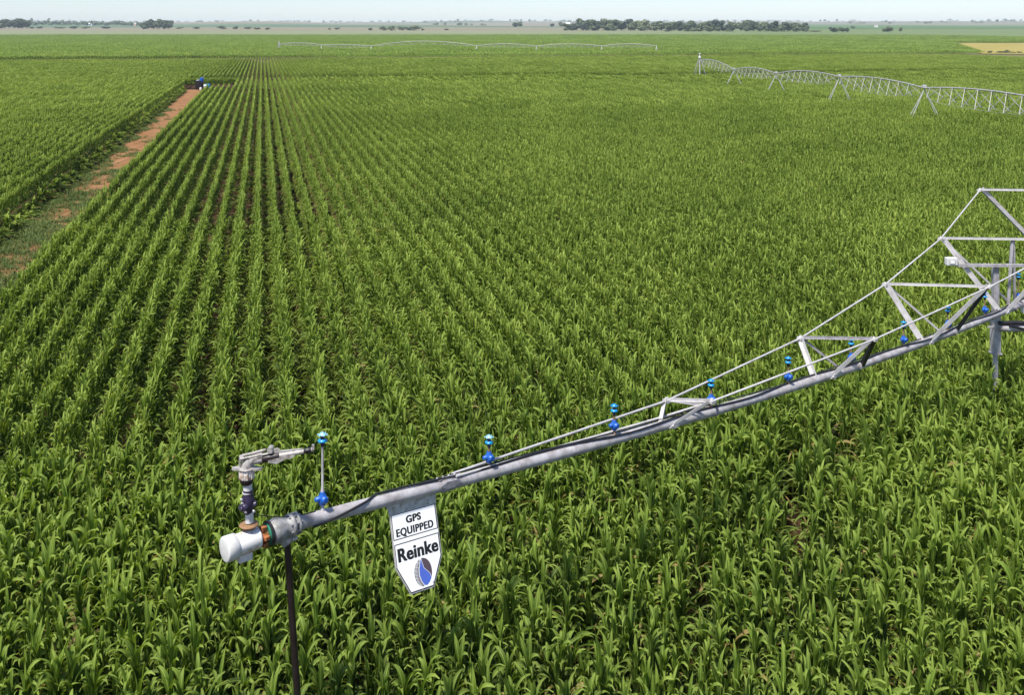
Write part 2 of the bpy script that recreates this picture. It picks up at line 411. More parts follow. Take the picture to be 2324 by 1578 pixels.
for i in range(NH):                                            # plants of the cross rows, leaf colour darkened partly to imitate shading, and broader
    r = random.Random(200 + i); Lv = Leaves(); corn(Lv, (0, 0, 0), r, 10, True, 20, .9, sp_=.75, tonek=.66); proto('z%02d' % i, Lv, LM)
NB = 14; BLEN = .8
for i in range(NB):                                            # short pieces of row
    r = random.Random(300 + i); Lv = Leaves()
    for k in range(6): corn(Lv, (r.gauss(0, .03), (k + .5 + r.uniform(-.25, .25)) * BLEN / 6 - BLEN / 2, r.uniform(-.08, .05)), r, 6, False, 13, 1.0, .15, False, math.pi / 2, .9)
    proto('b%02d' % i, Lv, LM[:1])
NC = 12; CLEN = 4.0
for i in range(NC):
    r = random.Random(500 + i); Lv = Leaves()
    for k in range(22): corn(Lv, (r.gauss(0, .03), (k + .5 + r.uniform(-.3, .3)) * CLEN / 22 - CLEN / 2, r.uniform(-.1, .08)), r, 4, False, 9, 1.25, .25, False, math.pi / 2, .9)
    proto('c%02d' % i, Lv, LM[:1])
ND = 8; DL, DW = 14.0, 9.88
for i in range(ND):
    r = random.Random(700 + i); Lv = Leaves()
    for row in range(13):
        for k in range(24):
            corn(Lv, ((row + .5) * .76 - DW / 2 + r.gauss(0, .06), (k + r.random()) * DL / 24 - DL / 2, r.uniform(-.3, .15)), r, 2, False, 6, 3.2, .4, False)
    proto('d%02d' % i, Lv, [M['leaf_far']])
pc = bpy.data.collections.new('corn_kinds')
for o in protos: pc.objects.link(o)

ROWS = .80
pts = []                                                       # x, y, z, rotz, tilt, sx, sz, proto
def hnoise(x, y): return .5 * np.sin(x * .23 + y * .11) + .3 * np.sin(x * .71 - y * .43 + 1) + .2 * np.sin(x * 1.7 + y * 1.3)
def vis(x, y, m=4.0): return np.abs(x) < (.515 * y + m)
LANE1 = (167.0, 194.0); LANE2 = (313.0, 350.0); HEAD = 22.3
def row_ok(u, t):
    path = (u > PL - .0) & (u < PR + .0) & (t < LANE1[1])
    return ~path & ~((t > LANE1[0]) & (t < LANE1[1]) & (u > PL)) & ~((t > LANE2[0]) & (t < LANE2[1]))
front = []
GAPS = [((5.95, 21.7), (4.95, 17.4), .22), ((-.1, 19.8), (.2, 18.6), .25), ((2.6, 20.8), (2.5, 19.7), .28), ((1.0, 14.6), (1.2, 15.6), .25), ((6.9, 20.9), (7.4, 22.3), .25),
        ((3.0, 15.9), (3.1, 17.0), .2), ((-5.6, 13.0), (-6.4, 13.0), .35), ((-4.2, 12.7), (-4.9, 12.6), .3)]
def in_gap(x, y):
    k = np.zeros_like(x, bool)
    for (x0, y0), (x1, y1), w in GAPS:
        dx, dy = x1 - x0, y1 - y0; t = np.clip(((x - x0) * dx + (y - y0) * dy) / (dx * dx + dy * dy), 0, 1)
        k |= np.hypot(x - x0 - t * dx, y - y0 - t * dy) < w
    return k
def emit(x, y, rz, n0, nn, s, zs, tilt=.0, sy=None):
    n = len(x); z = ground(x, y)
    return np.stack([x, y, z, rz, rng.normal(0, tilt, n), s, zs, n0 + rng.integers(0, nn, n), s if sy is None else sy], 1)
# headland: rows across
tr = np.arange(HEAD - .35, 7.5, -.66)
for t in tr:
    u = np.arange(-22, 26, .14); u = u + rng.normal(0, .03, len(u)); tv = t + rng.normal(0, .05, len(u))
    x, y = ut2xy(u, tv); k = (y > 9.0) & vis(x, y, 3) & ~in_gap(x, y) & (rng.random(len(x)) > .03) & (u > PR)
    x, y = x[k], y[k]; s = 1 + .07 * hnoise(x * 2, y * 2) + rng.normal(0, .07, len(x))
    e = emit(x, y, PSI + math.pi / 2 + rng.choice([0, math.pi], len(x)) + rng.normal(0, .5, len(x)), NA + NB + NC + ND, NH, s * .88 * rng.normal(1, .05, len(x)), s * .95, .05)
    pts.append(e)
head = np.concatenate(pts); pts = []
ty = HY + F * (HC - 2.05) / head[:, 1]; tx = CX + F * head[:, 0] / head[:, 1]
inn = (ty < 1600) & (tx > -20) & (tx < 2344)
order = np.argsort(np.where(inn, head[:, 1], 1e9))[:300]
front = head[order]; keep = np.ones(len(head), bool); keep[order] = False
pts.append(head[keep])
# main rows
ur = np.concatenate([np.arange(-8.2, 230, ROWS), np.arange(-8.2 - ROWS, -230, -ROWS)])
YA, YB, YC = 46.0, 112.0, 346.0
for u0 in ur:
    t = np.arange(HEAD + .3, 60, .13); t = t + rng.normal(0, .03, len(t)); u = u0 + rng.normal(0, .03, len(t))
    x, y = ut2xy(u, t); k = (y < YA) & vis(x, y, 5) & (rng.random(len(x)) > .02) & row_ok(u0, t)
    x, y = x[k], y[k]
    if len(x):
        s = 1 + .04 * hnoise(x, y) + rng.normal(0, .04, len(x))
        pts.append(emit(x, y, PSI + rng.choice([0, math.pi], len(x)) + math.pi / 2 + rng.normal(0, .3, len(x)), 0, NA, s * .82, s * .93, .05, s * rng.uniform(.44, .60, len(x))))
    t = np.arange(25, 130, BLEN * .86); x, y = ut2xy(u0, t); k = (y >= YA) & (y < YB) & vis(x, y, 6) & row_ok(u0, t) & (rng.random(len(x)) > .012); x, y = x[k], y[k]
    if len(x):
        s = 1 + .04 * hnoise(x, y) + rng.normal(0, .03, len(x))
        pts.append(emit(x + rng.normal(0, .04, len(x)), y, PSI + rng.choice([0, math.pi], len(x)) + rng.normal(0, .02, len(x)), NA, NB, rng.uniform(.46, .60, len(x)), s * .93, .0, np.full(len(x), .86)))
    t = np.arange(60, 420, CLEN * .86) + rng.uniform(0, .5); x, y = ut2xy(u0, t); k = (y >= YB) & (y < YC) & vis(x, y, 12) & row_ok(u0, t - 2) & row_ok(u0, t + 2); x, y = x[k], y[k]
    if len(x):
        s = 1 + .05 * hnoise(x * .6, y * .6) + rng.normal(0, .03, len(x))
        pts.append(emit(x, y, PSI + rng.choice([0, math.pi], len(x)), NA + NB, NC, rng.uniform(.46, .60, len(x)), s * .93, .0, np.full(len(x), .86)))
    if u0 > -4.5:
        t = np.arange(LANE1[0] + 1, LANE1[1] - 1, CLEN * 1.02); x, y = ut2xy(u0, t); k = vis(x, y, 12) & (rng.random(len(x)) > .04); x, y = x[k], y[k]
        if len(x): pts.append(emit(x, y, PSI + rng.choice([0, math.pi], len(x)), NA + NB, NC, np.full(len(x), .82), rng.uniform(.66, .86, len(x)), .0, np.full(len(x), .95)))
for u0, n_, lo, hi in ((-12.62, 1, .25, .6), (-12.45, 2, .12, .28)):        # low ragged growth along the left edge of the track
    t = np.arange(24, LANE1[0] + 8, .7); x, y = ut2xy(u0 + rng.normal(0, .12, len(t)), t); k = vis(x, y, 6) & (rng.random(len(t)) < (.95 if n_ == 1 else .55)); x, y = x[k], y[k]
    pts.append(emit(x, y, PSI + rng.choice([0, math.pi], len(x)) + rng.normal(0, .3, len(x)), NA, NB, np.full(len(x), .95), rng.uniform(lo, hi, len(x)), .0))
for k_ in range(3):                                            # end rows closing the lane behind the path
    for ua, ub, te in ((-15, -4.5, 184.5),):
        u = np.arange(ua, ub, BLEN * .8); x, y = ut2xy(u, te + k_ * .8 + rng.normal(0, .1, len(u)))
        pts.append(emit(x, y, PSI + math.pi / 2 + rng.choice([0, math.pi], len(x)), NA, NB, np.full(len(x), .95), rng.uniform(.8, 1.0, len(x)), .0))
for u0 in np.arange(-8.2 + ROWS / 2, 70, ROWS):                # low volunteer growth in the furrows
    t = np.arange(HEAD + 1, LANE1[0], 1.1) + rng.uniform(0, 1); x, y = ut2xy(u0 + rng.normal(0, .1, len(t)), t); k = vis(x, y, 4) & (rng.random(len(t)) < .4); x, y = x[k], y[k]
    if len(x): pts.append(emit(x, y, PSI + rng.choice([0, math.pi], len(x)) + rng.normal(0, .4, len(x)), NA, NB, np.full(len(x), .8), rng.uniform(.14, .28, len(x)), .0, np.full(len(x), 1.3)))
# fields further off
ug, tg = np.meshgrid(np.arange(-760, 760, DW), np.arange(LANE2[1] + DL / 2, 1300, DL)); ug = ug.ravel(); tg = tg.ravel()
x, y = ut2xy(ug, tg)
def in_poly(x, y, poly):
    c = np.zeros(len(x), bool); n = len(poly)
    for i in range(n):
        (x0, y0), (x1, y1) = poly[i], poly[(i + 1) % n]
        k = ((y0 > y) != (y1 > y)) & (x < (x1 - x0) * (y - y0) / (y1 - y0 + 1e-12) + x0); c ^= k
    return c
k = vis(x, y, 25) & (y < 1205) & ~in_poly(x, y, SP_POLY); x, y = x[k], y[k]
pts.append(emit(x, y, PSI + rng.choice([0, math.pi], len(x)), NA + NB + NC, ND, np.ones(len(x)), 1 + .1 * hnoise(x * .05, y * .05), .0))
pts = np.concatenate(pts); n = len(pts)
print('corn instances', n)
me = bpy.data.meshes.new('corn_crop'); me.vertices.add(n); me.vertices.foreach_set('co', pts[:, :3].astype(np.float32).ravel())
def attr(nm, ty, val, fld):
    q = me.attributes.new(nm, ty, 'POINT'); q.data.foreach_set(fld, val.ravel())
rot = np.stack([pts[:, 4], rng.normal(0, 1, n) * np.abs(pts[:, 4]), pts[:, 3]], 1).astype(np.float32)
attr('rot', 'FLOAT_VECTOR', rot, 'vector')
attr('scl', 'FLOAT_VECTOR', np.stack([pts[:, 5], pts[:, 8], pts[:, 6]], 1).astype(np.float32), 'vector')
attr('kind_index', 'INT', pts[:, 7].astype(np.int32), 'value')
crop = link('corn_crop', me); tag(crop, 'dense green corn crop in long rows filling the field', 'corn crop', kind='stuff')
ng = bpy.data.node_groups.new('corn_rows', 'GeometryNodeTree')
ng.interface.new_socket('Geometry', in_out='INPUT', socket_type='NodeSocketGeometry'); ng.interface.new_socket('Geometry', in_out='OUTPUT', socket_type='NodeSocketGeometry')
gi = ng.nodes.new('NodeGroupInput'); go = ng.nodes.new('NodeGroupOutput')
ci = ng.nodes.new('GeometryNodeCollectionInfo'); ci.inputs[0].default_value = pc; ci.inputs['Separate Children'].default_value = True; ci.inputs['Reset Children'].default_value = True
ip = ng.nodes.new('GeometryNodeInstanceOnPoints'); ip.inputs['Pick Instance'].default_value = True
def na(nm, ty):
    q = ng.nodes.new('GeometryNodeInputNamedAttribute'); q.data_type = ty; q.inputs['Name'].default_value = nm; return q.outputs['Attribute']
ng.links.new(gi.outputs[0], ip.inputs['Points']); ng.links.new(ci.outputs[0], ip.inputs['Instance'])
ng.links.new(na('kind_index', 'INT'), ip.inputs['Instance Index'])
e2r = ng.nodes.new('FunctionNodeEulerToRotation'); ng.links.new(na('rot', 'FLOAT_VECTOR'), e2r.inputs[0]); ng.links.new(e2r.outputs[0], ip.inputs['Rotation'])
ng.links.new(na('scl', 'FLOAT_VECTOR'), ip.inputs['Scale']); ng.links.new(ip.outputs[0], go.inputs[0])
crop.modifiers.new('rows', 'NODES').node_group = ng
# nearest plants: things of their own
fol = []; stk = []
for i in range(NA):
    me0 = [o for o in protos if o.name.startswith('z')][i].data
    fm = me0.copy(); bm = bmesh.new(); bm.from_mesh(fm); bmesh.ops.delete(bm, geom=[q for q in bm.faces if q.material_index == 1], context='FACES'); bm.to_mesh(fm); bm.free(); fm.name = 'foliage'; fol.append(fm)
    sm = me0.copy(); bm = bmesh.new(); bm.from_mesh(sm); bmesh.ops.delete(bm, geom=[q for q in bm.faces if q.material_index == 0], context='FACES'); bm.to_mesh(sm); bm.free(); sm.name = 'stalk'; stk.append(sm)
BP = 'green corn plant with folded leaf tips, '
BUCK = [(-9e9, 400, BP + 'front strip, lower left corner'), (400, 668, BP + 'front strip just left of the black drop pipe'),
        (668, 900, BP + 'front strip between drop pipe and sign'), (900, 1100, BP + 'front strip straight below the white sign'),
        (1100, 1500, BP + 'front strip just right of the sign'), (1500, 1900, BP + 'front strip well right of the sign'), (1900, 9e9, BP + 'front strip, lower right corner')]
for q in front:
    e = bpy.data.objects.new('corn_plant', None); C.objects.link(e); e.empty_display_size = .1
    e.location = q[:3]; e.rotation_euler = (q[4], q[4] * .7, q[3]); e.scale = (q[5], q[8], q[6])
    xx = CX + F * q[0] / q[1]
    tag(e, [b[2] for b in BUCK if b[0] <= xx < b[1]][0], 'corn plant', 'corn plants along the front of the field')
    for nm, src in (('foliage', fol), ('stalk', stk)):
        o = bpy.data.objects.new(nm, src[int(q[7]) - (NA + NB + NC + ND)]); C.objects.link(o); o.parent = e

# grass on the path
Lv = Leaves(); r = random.Random(5)
for k in range(16000):
    t = 28 + 110 * r.random() ** 1.3; u = r.uniform(PL - .2, PR + .2)
    w = (u - (PL + PR) / 2) / ((PR - PL) / 2)
    cov = 1 - min(1, max(0, (t - 56) / 34.0)); pt = .5 + .22 * math.sin(t * .55 + u * .9) + .16 * math.sin(t * 1.3 + 2 - u * 1.7) + .12 * math.sin(t * 2.9 + u * 3)
    pr = min(1, max(0, .85 * cov - .08 + 1.5 * (pt - .5) * (1.25 - .5 * cov) * (1 if t < 100 else .45))) if w > -.6 + .25 * math.sin(t * .7) else max(.5, cov)
    if w > .8 and t > 60: pr = max(pr, .25)
    if r.random() > pr: continue
    x, y = ut2xy(u, t)
    for j in range(9):
        Lv.leaf((x + r.gauss(0, .12), y + r.gauss(0, .12), .02), r.uniform(0, 6.28), R(r.uniform(10, 55)), r.uniform(.18, .42), r.uniform(.02, .045), R(r.uniform(20, 80)), 1.6, 2, r.random(), False, 0, r)
go_ = link('grass', Lv.mesh('grass', [M['grass']])); tag(go_, 'dark green grass and weeds creeping over the dirt track', 'grass', kind='stuff')

# ------------------------------------------------------------------ near irrigation machine
L0 = np.array((-2.25, 12.9)); LD = np.array((13.35, 11.3))
def sx(x):                                                   # parameter along the pipe for an image column
    k = (x - CX) / F; return (k * L0[1] - L0[0]) / (LD[0] - k * LD[1])
def depth(x): return float(L0[1] + sx(x) * LD[1])
pp = [(690, 1185), (760, 1166), (850, 1141), (960, 1115), (1050, 1091), (1143, 1065), (1250, 1036), (1359, 1006), (1458, 981), (1560, 951), (1675, 917), (1800, 880), (1905, 844), (1946, 830), (2052, 794), (2140, 761), (2184, 744), (2243, 722), (2287, 703), (2324, 687)]
ss = np.array([sx(x) for x, y in pp]); zz = np.array([P3(x, y, depth(x)).z for x, y in pp])
pf = np.polyfit(ss, zz, 4)
s_end = ss[-1]; slope_end = np.polyval(np.polyder(pf), s_end)
def pipe(s):
    z = np.polyval(pf, s) if s <= s_end else np.polyval(pf, s_end) + slope_end * (s - s_end) * .6
    return Vector((L0[0] + LD[0] * s, L0[1] + LD[1] * s, float(z)))
def pipe_x(x): return pipe(sx(x))
DIR = Vector((LD[0], LD[1], 0)).normalized(); SIDE = Vector((DIR.y, -DIR.x, 0))  # SIDE points to the camera side
PR_ = .084
root = empty('irrigation_machine', (float(L0[0]), float(L0[1]), 0))
tag(root, 'nearest grey steel irrigation boom with sprinklers, end gun and white pump motor above the corn', 'irrigation machine')
S_MAX = 1.62; S_MIN = sx(668)
mb = MB(); mb.tube([pipe(s) for s in np.linspace(S_MIN, S_MAX, 90)], PR_, 20); mb.build('boom_pipe', M['galv'], root)
# joints: flange pairs along the pipe
for x in (1012,):
    p = pipe_x(x); d = (pipe(sx(x) + .01) - pipe(sx(x) - .01)).normalized()
    mb = MB(); mb.lathe(p - d * .1, d, [(0, .088), (.02, .096), (.18, .096), (.2, .088)], 20)
    mb.prism([(-.16, .03), (-.05, .075), (.14, .075), (.2, .05), (.08, -.02), (-.06, -.02)], .012, p + SIDE * .092, d, Vector((0, 0, 1)), SIDE)
    mb.prism([(-.22, -.03), (-.14, .045), (.2, .045), (.28, -.03)], .014, p + Vector((0, 0, .092)), d, SIDE, Vector((0, 0, 1)))
    for k in range(4): mb.lathe(p + d * (-.15 + .1 * k) + Vector((0, 0, .10)), (0, 0, 1), [(0, .016), (.022, .016), (.028, .01)], 8)
    mb.build('joint_bracket', M['galv_dull'], root)
for x in (1620, 1946, 2163, 2300):
    p = pipe_x(x); d = (pipe(sx(x) + .01) - pipe(sx(x) - .01)).normalized()
    mb = MB(); mb.lathe(p - d * .03, d, [(0, .086), (.005, .098), (.055, .098), (.06, .086)], 20); mb.lathe(p + SIDE * .09 + Vector((0, 0, -.04)), (0, 0, 1), [(0, .015), (.09, .015)], 8)
    mb.build('band_clamp', M['galv_dull'], root)
# truss nodes
Nn = {1: (1513.5, 910, 1564), 2: (1817, 768, 1902), 3: (2009, 646, 2127), 4: (2135, 542, 2290), 5: (2224, 431.7, 2425)}
Mn = {1: (1615, 912, 1564), 2: (1984, 771, 1902), 3: (2245, 652, 2127), 4: (2445, 546, 2290), 5: (2640, 436, 2425)}
NP = {k: P3(x, y, depth(xc)) for k, (x, y, xc) in Nn.items()}; MP = {k: P3(x, y, depth(xc)) for k, (x, y, xc) in Mn.items()}
J = pipe_x(1030) + Vector((0, 0, .1))
mb = MB(); mb.tube([J - SIDE * .05, NP[1], NP[2], NP[3], NP[4], NP[5]], .019, 8); mb.build('truss_rod', M['galv_light'], root)
mb = MB(); mb.tube([J + SIDE * .05, P3(1500, 948, depth(1540)), MP[1] * .98 + P3(1615, 905, depth(1564)) * .02, MP[2], MP[3], MP[4], MP[5]], .019, 8); mb.build('truss_rod', M['galv_light'], root)
for k in range(1, 6):
    mb = MB(); mb.angle(NP[k], MP[k], .045); mb.build('cross_bar', M['galv_light' if k != 2 else 'galv_dull'], root)
    for q in (NP[k], MP[k]):
        mb = MB(); mb.box(q, (.11, .11, .05), Matrix.Rotation(.7, 3, 'Z')); mb.lathe(q + Vector((0, 0, .02)), (0, 0, 1), [(0, .03), (.03, .03), (.036, .02)], 8)
        mb.build('node_plate', M['galv_light'], root)
TOP = Vector((0, 0, PR_)); NEAR = SIDE * (PR_ + .01); FAR = -SIDE * (PR_ * .8) + Vector((0, 0, .04))
def strut(a, b, w, mat='galv_light', name='strut'):
    mb = MB(); mb.angle(a, b, w); mb.build(name, M[mat], root)
strut(NP[1], pipe_x(1503) + TOP * .6, .07); strut(NP[1], pipe_x(1622) + FAR, .04); strut(MP[1], pipe_x(1524) + NEAR, .055); strut(MP[1], pipe_x(1625) + TOP, .04, 'galv_dull')
strut(NP[2], pipe_x(1850) + TOP * .4, .085); strut(NP[2], pipe_x(1909) + FAR, .04, 'galv_dull'); strut(MP[2], pipe_x(1886) + NEAR, .085); strut(MP[2], pipe_x(1948) + NEAR * .8, .07, 'black')  # black strut: steel coloured dark to stand for its shadow side
strut(NP[3], pipe_x(2090) + TOP * .4, .095); strut(NP[3], pipe_x(2140) + FAR, .045); strut(MP[3], pipe_x(2108) + NEAR, .10); strut(MP[3], pipe_x(2166) + NEAR * .8, .07, 'black')  # black strut here too has its shaded side put into the colour
strut(NP[4], pipe_x(2264) + TOP * .4, .11); strut(NP[4], pipe_x(2300) + FAR, .05); strut(MP[4], pipe_x(2282) + NEAR, .11); strut(MP[4], pipe_x(2330) + TOP, .08)
strut(NP[5], P3(2440, 655, depth(2440)), .13); strut(MP[5], P3(2400, 650, depth(2400)), .13); strut(MP[5], pipe_x(2480), .1)
cm = P3(2296, 543, depth(2290)); strut(cm, pipe_x(2287) + TOP, .05, 'galv'); strut(cm + Vector((.03, 0, 0)), pipe_x(2302) + TOP, .05, 'galv')
for x, q in ((1524, .1), (1886, .12), (2108, .14), (2282, .15)):
    p = pipe_x(x) + NEAR; d = (pipe(sx(x) + .01) - pipe(sx(x) - .01)).normalized()
    mb = MB(); mb.prism([(-.16, -.03), (-.02, -.06), (.22, .02), (.2, .09), (.02, .07)], .012, p, d, Vector((0, 0, 1)), SIDE); mb.lathe(p + d * -.08, SIDE, [(0, .02), (.03, .02)], 8)
    mb.build('gusset_plate', M['galv_light'], root)
# tower post, beam, control box
YP = depth(2259) + .35
pA = P3(2259, 603, YP); pB = P3(2259, 712, YP); pC = P3(2259, 803, YP)
mb = MB(); mb.box((pA + pB) / 2, (.135, .135, (pA - pB).length)); mb.build('tower_post', M['galv_dull'], root)
pD = pB - Vector((0, 0, .002)); mb = MB(); mb.box((pD + pC) / 2, (.19, .19, (pD - pC).length)); mb.box(pC + Vector((0, 0, .02)), (.24, .24, .035)); mb.beam((pC.x, pC.y, 0), (pC.x, pC.y, pC.z), .09); mb.beam(P3(2241, 742, YP - .1), P3(2280, 742, YP - .1), .03); mb.build('tower_leg', M['galv'], root)
bA = P3(2171, 602, YP - .12); mb = MB(); mb.beam(bA, bA + Vector((4.6, 0, -.02)), .055, .075); mb.build('tower_beam', M['galv'], root)
bx = P3(2158.5, 593, YP - .15); mb = MB(); mb.box(bx, (.27, .16, .19), None, .02); ob = mb.build('control_box', M['white_dull'], root)
mb = MB(); mb.box(bx + Vector((.0, -.084, -.01)), (.15, .012, .10), None, .004); mb.build('window', M['galv_light'], ob)
mb = MB(); mb.box(bx + Vector((.0, -.092, -.005)), (.10, .008, .05)); mb.build('label_plate', M['sign_white'], ob)
sA = P3(2268, 745, YP - .12); mb = MB(); mb.tube([sA, sA + Vector((4, .2, -.1))], .085, 16); mb.build('base_pipe', M['galv'], root)
mb = MB(); mb.tube([sA + Vector((-.02, -.02, .13)), sA + Vector((.35, -.02, .14)), sA + Vector((4, .2, .02))], .05, 10); mb.tube([sA + Vector((.2, -.09, .1)), sA + Vector((.75, -.1, -.05)), sA + Vector((4, .08, -.12))], .03, 8); mb.build('cable_conduit', M['black'], root)
wq = P3(2330, 699, depth(2330) - .2); mb = MB(); mb.box(wq, (.24, .12, .26), None, .02); mb.build('junction_box', M['white'], root)
# power cable draped along the pipe
mb = MB(); pc_ = []
for i, s in enumerate(np.linspace(sx(705), S_MAX, 150)):
    x_ = i / 149.; th = (2.2 if i < 6 else 2.2 - (i - 6) * .13 if i < 16 else .75) ; th = (-.7 + .39 * i) if i < 5 else 1.25 + .28 * math.sin(i * .37) + .25 * math.sin(i * .13)
    p = pipe(s); pc_.append(p + (SIDE * math.cos(th) + Vector((0, 0, 1)) * math.sin(th)) * (PR_ + .014 + .012 * abs(math.sin(i * .21))))
mb.tube(pc_, .015, 6)
pc2 = []
for i, s in enumerate(np.linspace(sx(950), S_MAX, 120)):
    p = pipe(s); th = 1.75 + .2 * math.sin(i * .3); pc2.append(p + (SIDE * math.cos(th) + Vector((0, 0, 1)) * math.sin(th)) * (PR_ + .014 + .02 * abs(math.sin(i * .17))))
mb.tube(pc2, .010, 6); mb.build('power_cable', M['black'], root)
# sprinklers
UPV = Vector((0, 0, 1))
def sprinkler(x, tall):
    b = pipe_x(x) + UPV * (PR_ - .01)
    mb = MB(); mb.lathe(b, UPV, [(0, .03), (.03, .03), (.035, .02), (.09, .02)], 10)
    h = .075
    mb.lathe(b + UPV * (h + .155), UPV, [(0, .022), (.03, .024), (.06, .015), (.065 + tall, .015)], 10)
    o = mb.build('sprinkler', M['galv'] if tall > .3 else M['brass'], root)
    mb = MB(); v = b + UPV * h; mb.lathe(v, UPV, [(0, .035), (.02, .05), (.06, .062), (.11, .055), (.14, .035), (.165, .032)], 12)
    mb.lathe(v + UPV * .08, SIDE, [(-.03, .045), (.075, .045), (.085, .03)], 10); mb.lathe(v + UPV * .09, -DIR, [(0, .035), (.10, .03), (.105, .018)], 10); mb.build('valve', M['blue'], o)
    t = b + UPV * (h + .22 + tall)
    mb = MB(); mb.lathe(t, UPV, [(0, .022), (.03, .03), (.055, .03)], 10); mb.lathe(t + UPV * .088, UPV, [(0, .026), (.045, .022)], 10); mb.build('nozzle', M['navy'], o)
    mb = MB(); mb.lathe(t + UPV * .05, UPV, [(0, .032), (.012, .062), (.03, .058), (.045, .03)], 14); mb.build('collar', M['cyan'], o)
    mb = MB(); c = t + UPV * .13
    mb.lathe(c, UPV, [(0, .02), (.012, .05), (.025, .045), (.035, .02), (.05, .014)], 12)
    for k in range(6):
        a_ = k * 1.047; mb.box(c + Vector((math.cos(a_) * .048, math.sin(a_) * .048, .018)), (.035, .016, .012), Matrix.Rotation(a_, 3, 'Z'))
    mb.build('deflector', M['paleblue' if x < 1300 else 'cyan'], o)
for x, tall in ((732, .52), (1110, .0), (1394, .02), (1614, .03), (1789, .06), (1932, .06), (2051, .08), (2151, .08), (2235, .1), (2311, .28)): sprinkler(x, tall)
# pump end: coupling, seal, motor
pe = pipe(S_MIN); ax = -(DIR) ; ax = (pipe(S_MIN) - pipe(S_MIN + .02)).normalized()
ax = Vector((ax.x, ax.y, -.02)).normalized()
mb = MB()
mb.lathe(pe - ax * .05, ax, [(0, .09), (.005, .135), (.035, .135), (.04, .10), (.07, .10), (.075, .14), (.115, .14), (.12, .11), (.20, .12), (.25, .145), (.33, .15), (.37, .13), (.38, .12)], 24)
for k in range(8):
    t = k * .785 + .3; a1 = ax.cross(UPV).normalized(); b1 = a1.cross(ax)
    mb.lathe(pe + ax * -.065 + (a1 * math.cos(t) + b1 * math.sin(t)) * .118, ax, [(0, .014), (.16, .014)], 6)
mb.prism([(-.09, -.16), (.06, -.21), (.12, -.12), (.05, .0), (-.05, .0)], .10, pe + ax * .1 - UPV * .01, ax, UPV, SIDE)
cpl = mb.build('pump_housing', M['cast'], root)
mb = MB(); mb.lathe(pe + ax * .332, ax, [(0, .153), (.028, .153)], 24); mb.build('seal_ring', M['black'], cpl)
mb = MB(); mb.lathe(pe + ax * .36, ax, [(0, .125), (.02, .125)], 20); mb.build('gasket', M['green'], cpl)
mb = MB(); mb.lathe(pe + ax * .38, ax, [(0, .075), (.09, .075)], 16)
for k in range(5):
    t = k * 1.257 + .5; mb.box(pe + ax * .425 + (a1 * math.cos(t) + b1 * math.sin(t)) * .10, (.07, .075, .05), Matrix.Rotation(.9, 3, 'Z'), .01)
mb.build('adapter_bracket', M['rust'], cpl)
mo = pe + ax * .47
mb = MB(); mb.lathe(mo, ax, [(0, .10), (.012, .122), (.03, .126), (.29, .126), (.30, .124)], 28)
mot = mb.build('pump_motor', M['white'], root)
mb = MB(); mb.lathe(mo + ax * .296, ax, [(0, .13), (.01, .146), (.135, .148), (.147, .142), (.152, .128), (.153, .03)], 28); mb.build('fan_cover', M['white_dull'], mot)
mb = MB(); mb.box(mo + ax * .20 - UPV * .155 + SIDE * .02, (.17, .10, .09), Matrix.Rotation(math.atan2(DIR.y, DIR.x), 3, 'Z'), .012); mb.build('terminal_box', M['white_dull'], mot)
mb = MB(); mb.box(mo + ax * .20 - UPV * .108 + SIDE * .05, (.19, .03, .02), Matrix.Rotation(math.atan2(DIR.y, DIR.x), 3, 'Z')); mb.build('terminal_box_lid', M['copper'], mot)
# black drop pipe
dq = pe + ax * .10 - UPV * .16
mb = MB(); dpts = [dq + UPV * .02, dq - UPV * .03 + Vector((.002, 0, 0)), dq + Vector((.065, -.02, -.9)), dq + Vector((.14, -.05, -1.9)), dq + Vector((.18, -.06, -dq.z + .03))]
mb.tube(dpts, .042, 14); dro = mb.build('drop_pipe', M['maroon'], root)
mb = MB(); mb.lathe(dq + UPV * .03, -UPV, [(0, .06), (.03, .062), (.06, .05), (.07, .045)], 14); mb.lathe(dq + SIDE * .04 + DIR * .05, DIR, [(0, .02), (.07, .02)], 8); mb.build('hose_clamp', M['galv_light'], dro)
# end gun on its riser
YG = depth(566) + .02
gz_ = lambda y: HC - (y - HY) / F * YG
gx = px_x(563, YG); gp = lambda x, y, dy=0: P3(x, y, YG + dy)
gb = Vector((px_x(565, YG), YG, gz_(1192)))
def lat(segs, mat, name, par, n=16):
    mb = MB()
    for pr in segs: mb.lathe((px_x(pr[0], YG), YG, gz_(pr[1])), UPV, [(h / (F / YG), r_) for h, r_ in pr[2]], n)
    return mb.build(name, M[mat], par)
mb = MB(); mb.lathe(gp(565, 1194), UPV, [(0, .07), (.006, .11), (.015, .118), (.022, .09), (.028, .05)], 20); mb.lathe(gp(566, 1210, .05), UPV, [(0, .10), (.07, .075), (.1, .06)], 16)
gun = mb.build('end_gun', M['copper'], root)
lat([(566, 1186, [(0, .05), (24, .05)])], 'white_dull', 'riser', gun)
mb = MB(); mb.lathe(gp(563, 1166), UPV, [(0, .05), (.02, .06), (.06, .06), (.10, .075), (.18, .078), (.24, .055), (.27, .062), (.285, .06)], 16)
mb.lathe(gp(563, 1146), SIDE * .6 - DIR, [(-.02, .05), (.10, .045), (.11, .03)], 12); mb.lathe(gp(563, 1150), -DIR + SIDE * .3 + UPV * .3, [(0, .04), (.12, .035)], 10); mb.lathe(gp(565, 1144), DIR + SIDE, [(0, .04), (.09, .035)], 10)
gv = mb.build('valve', M['navy'], gun)
mb = MB()
for dx, dyv in ((-16, 4), (-15, 22), (-7, 32), (12, 30), (-14, 12)): mb.lathe(gp(563 + dx, 1130 + dyv, -.08), SIDE, [(0, .013), (.03, .013)], 8)
mb.build('bolt_head', M['galv_light'], gv)
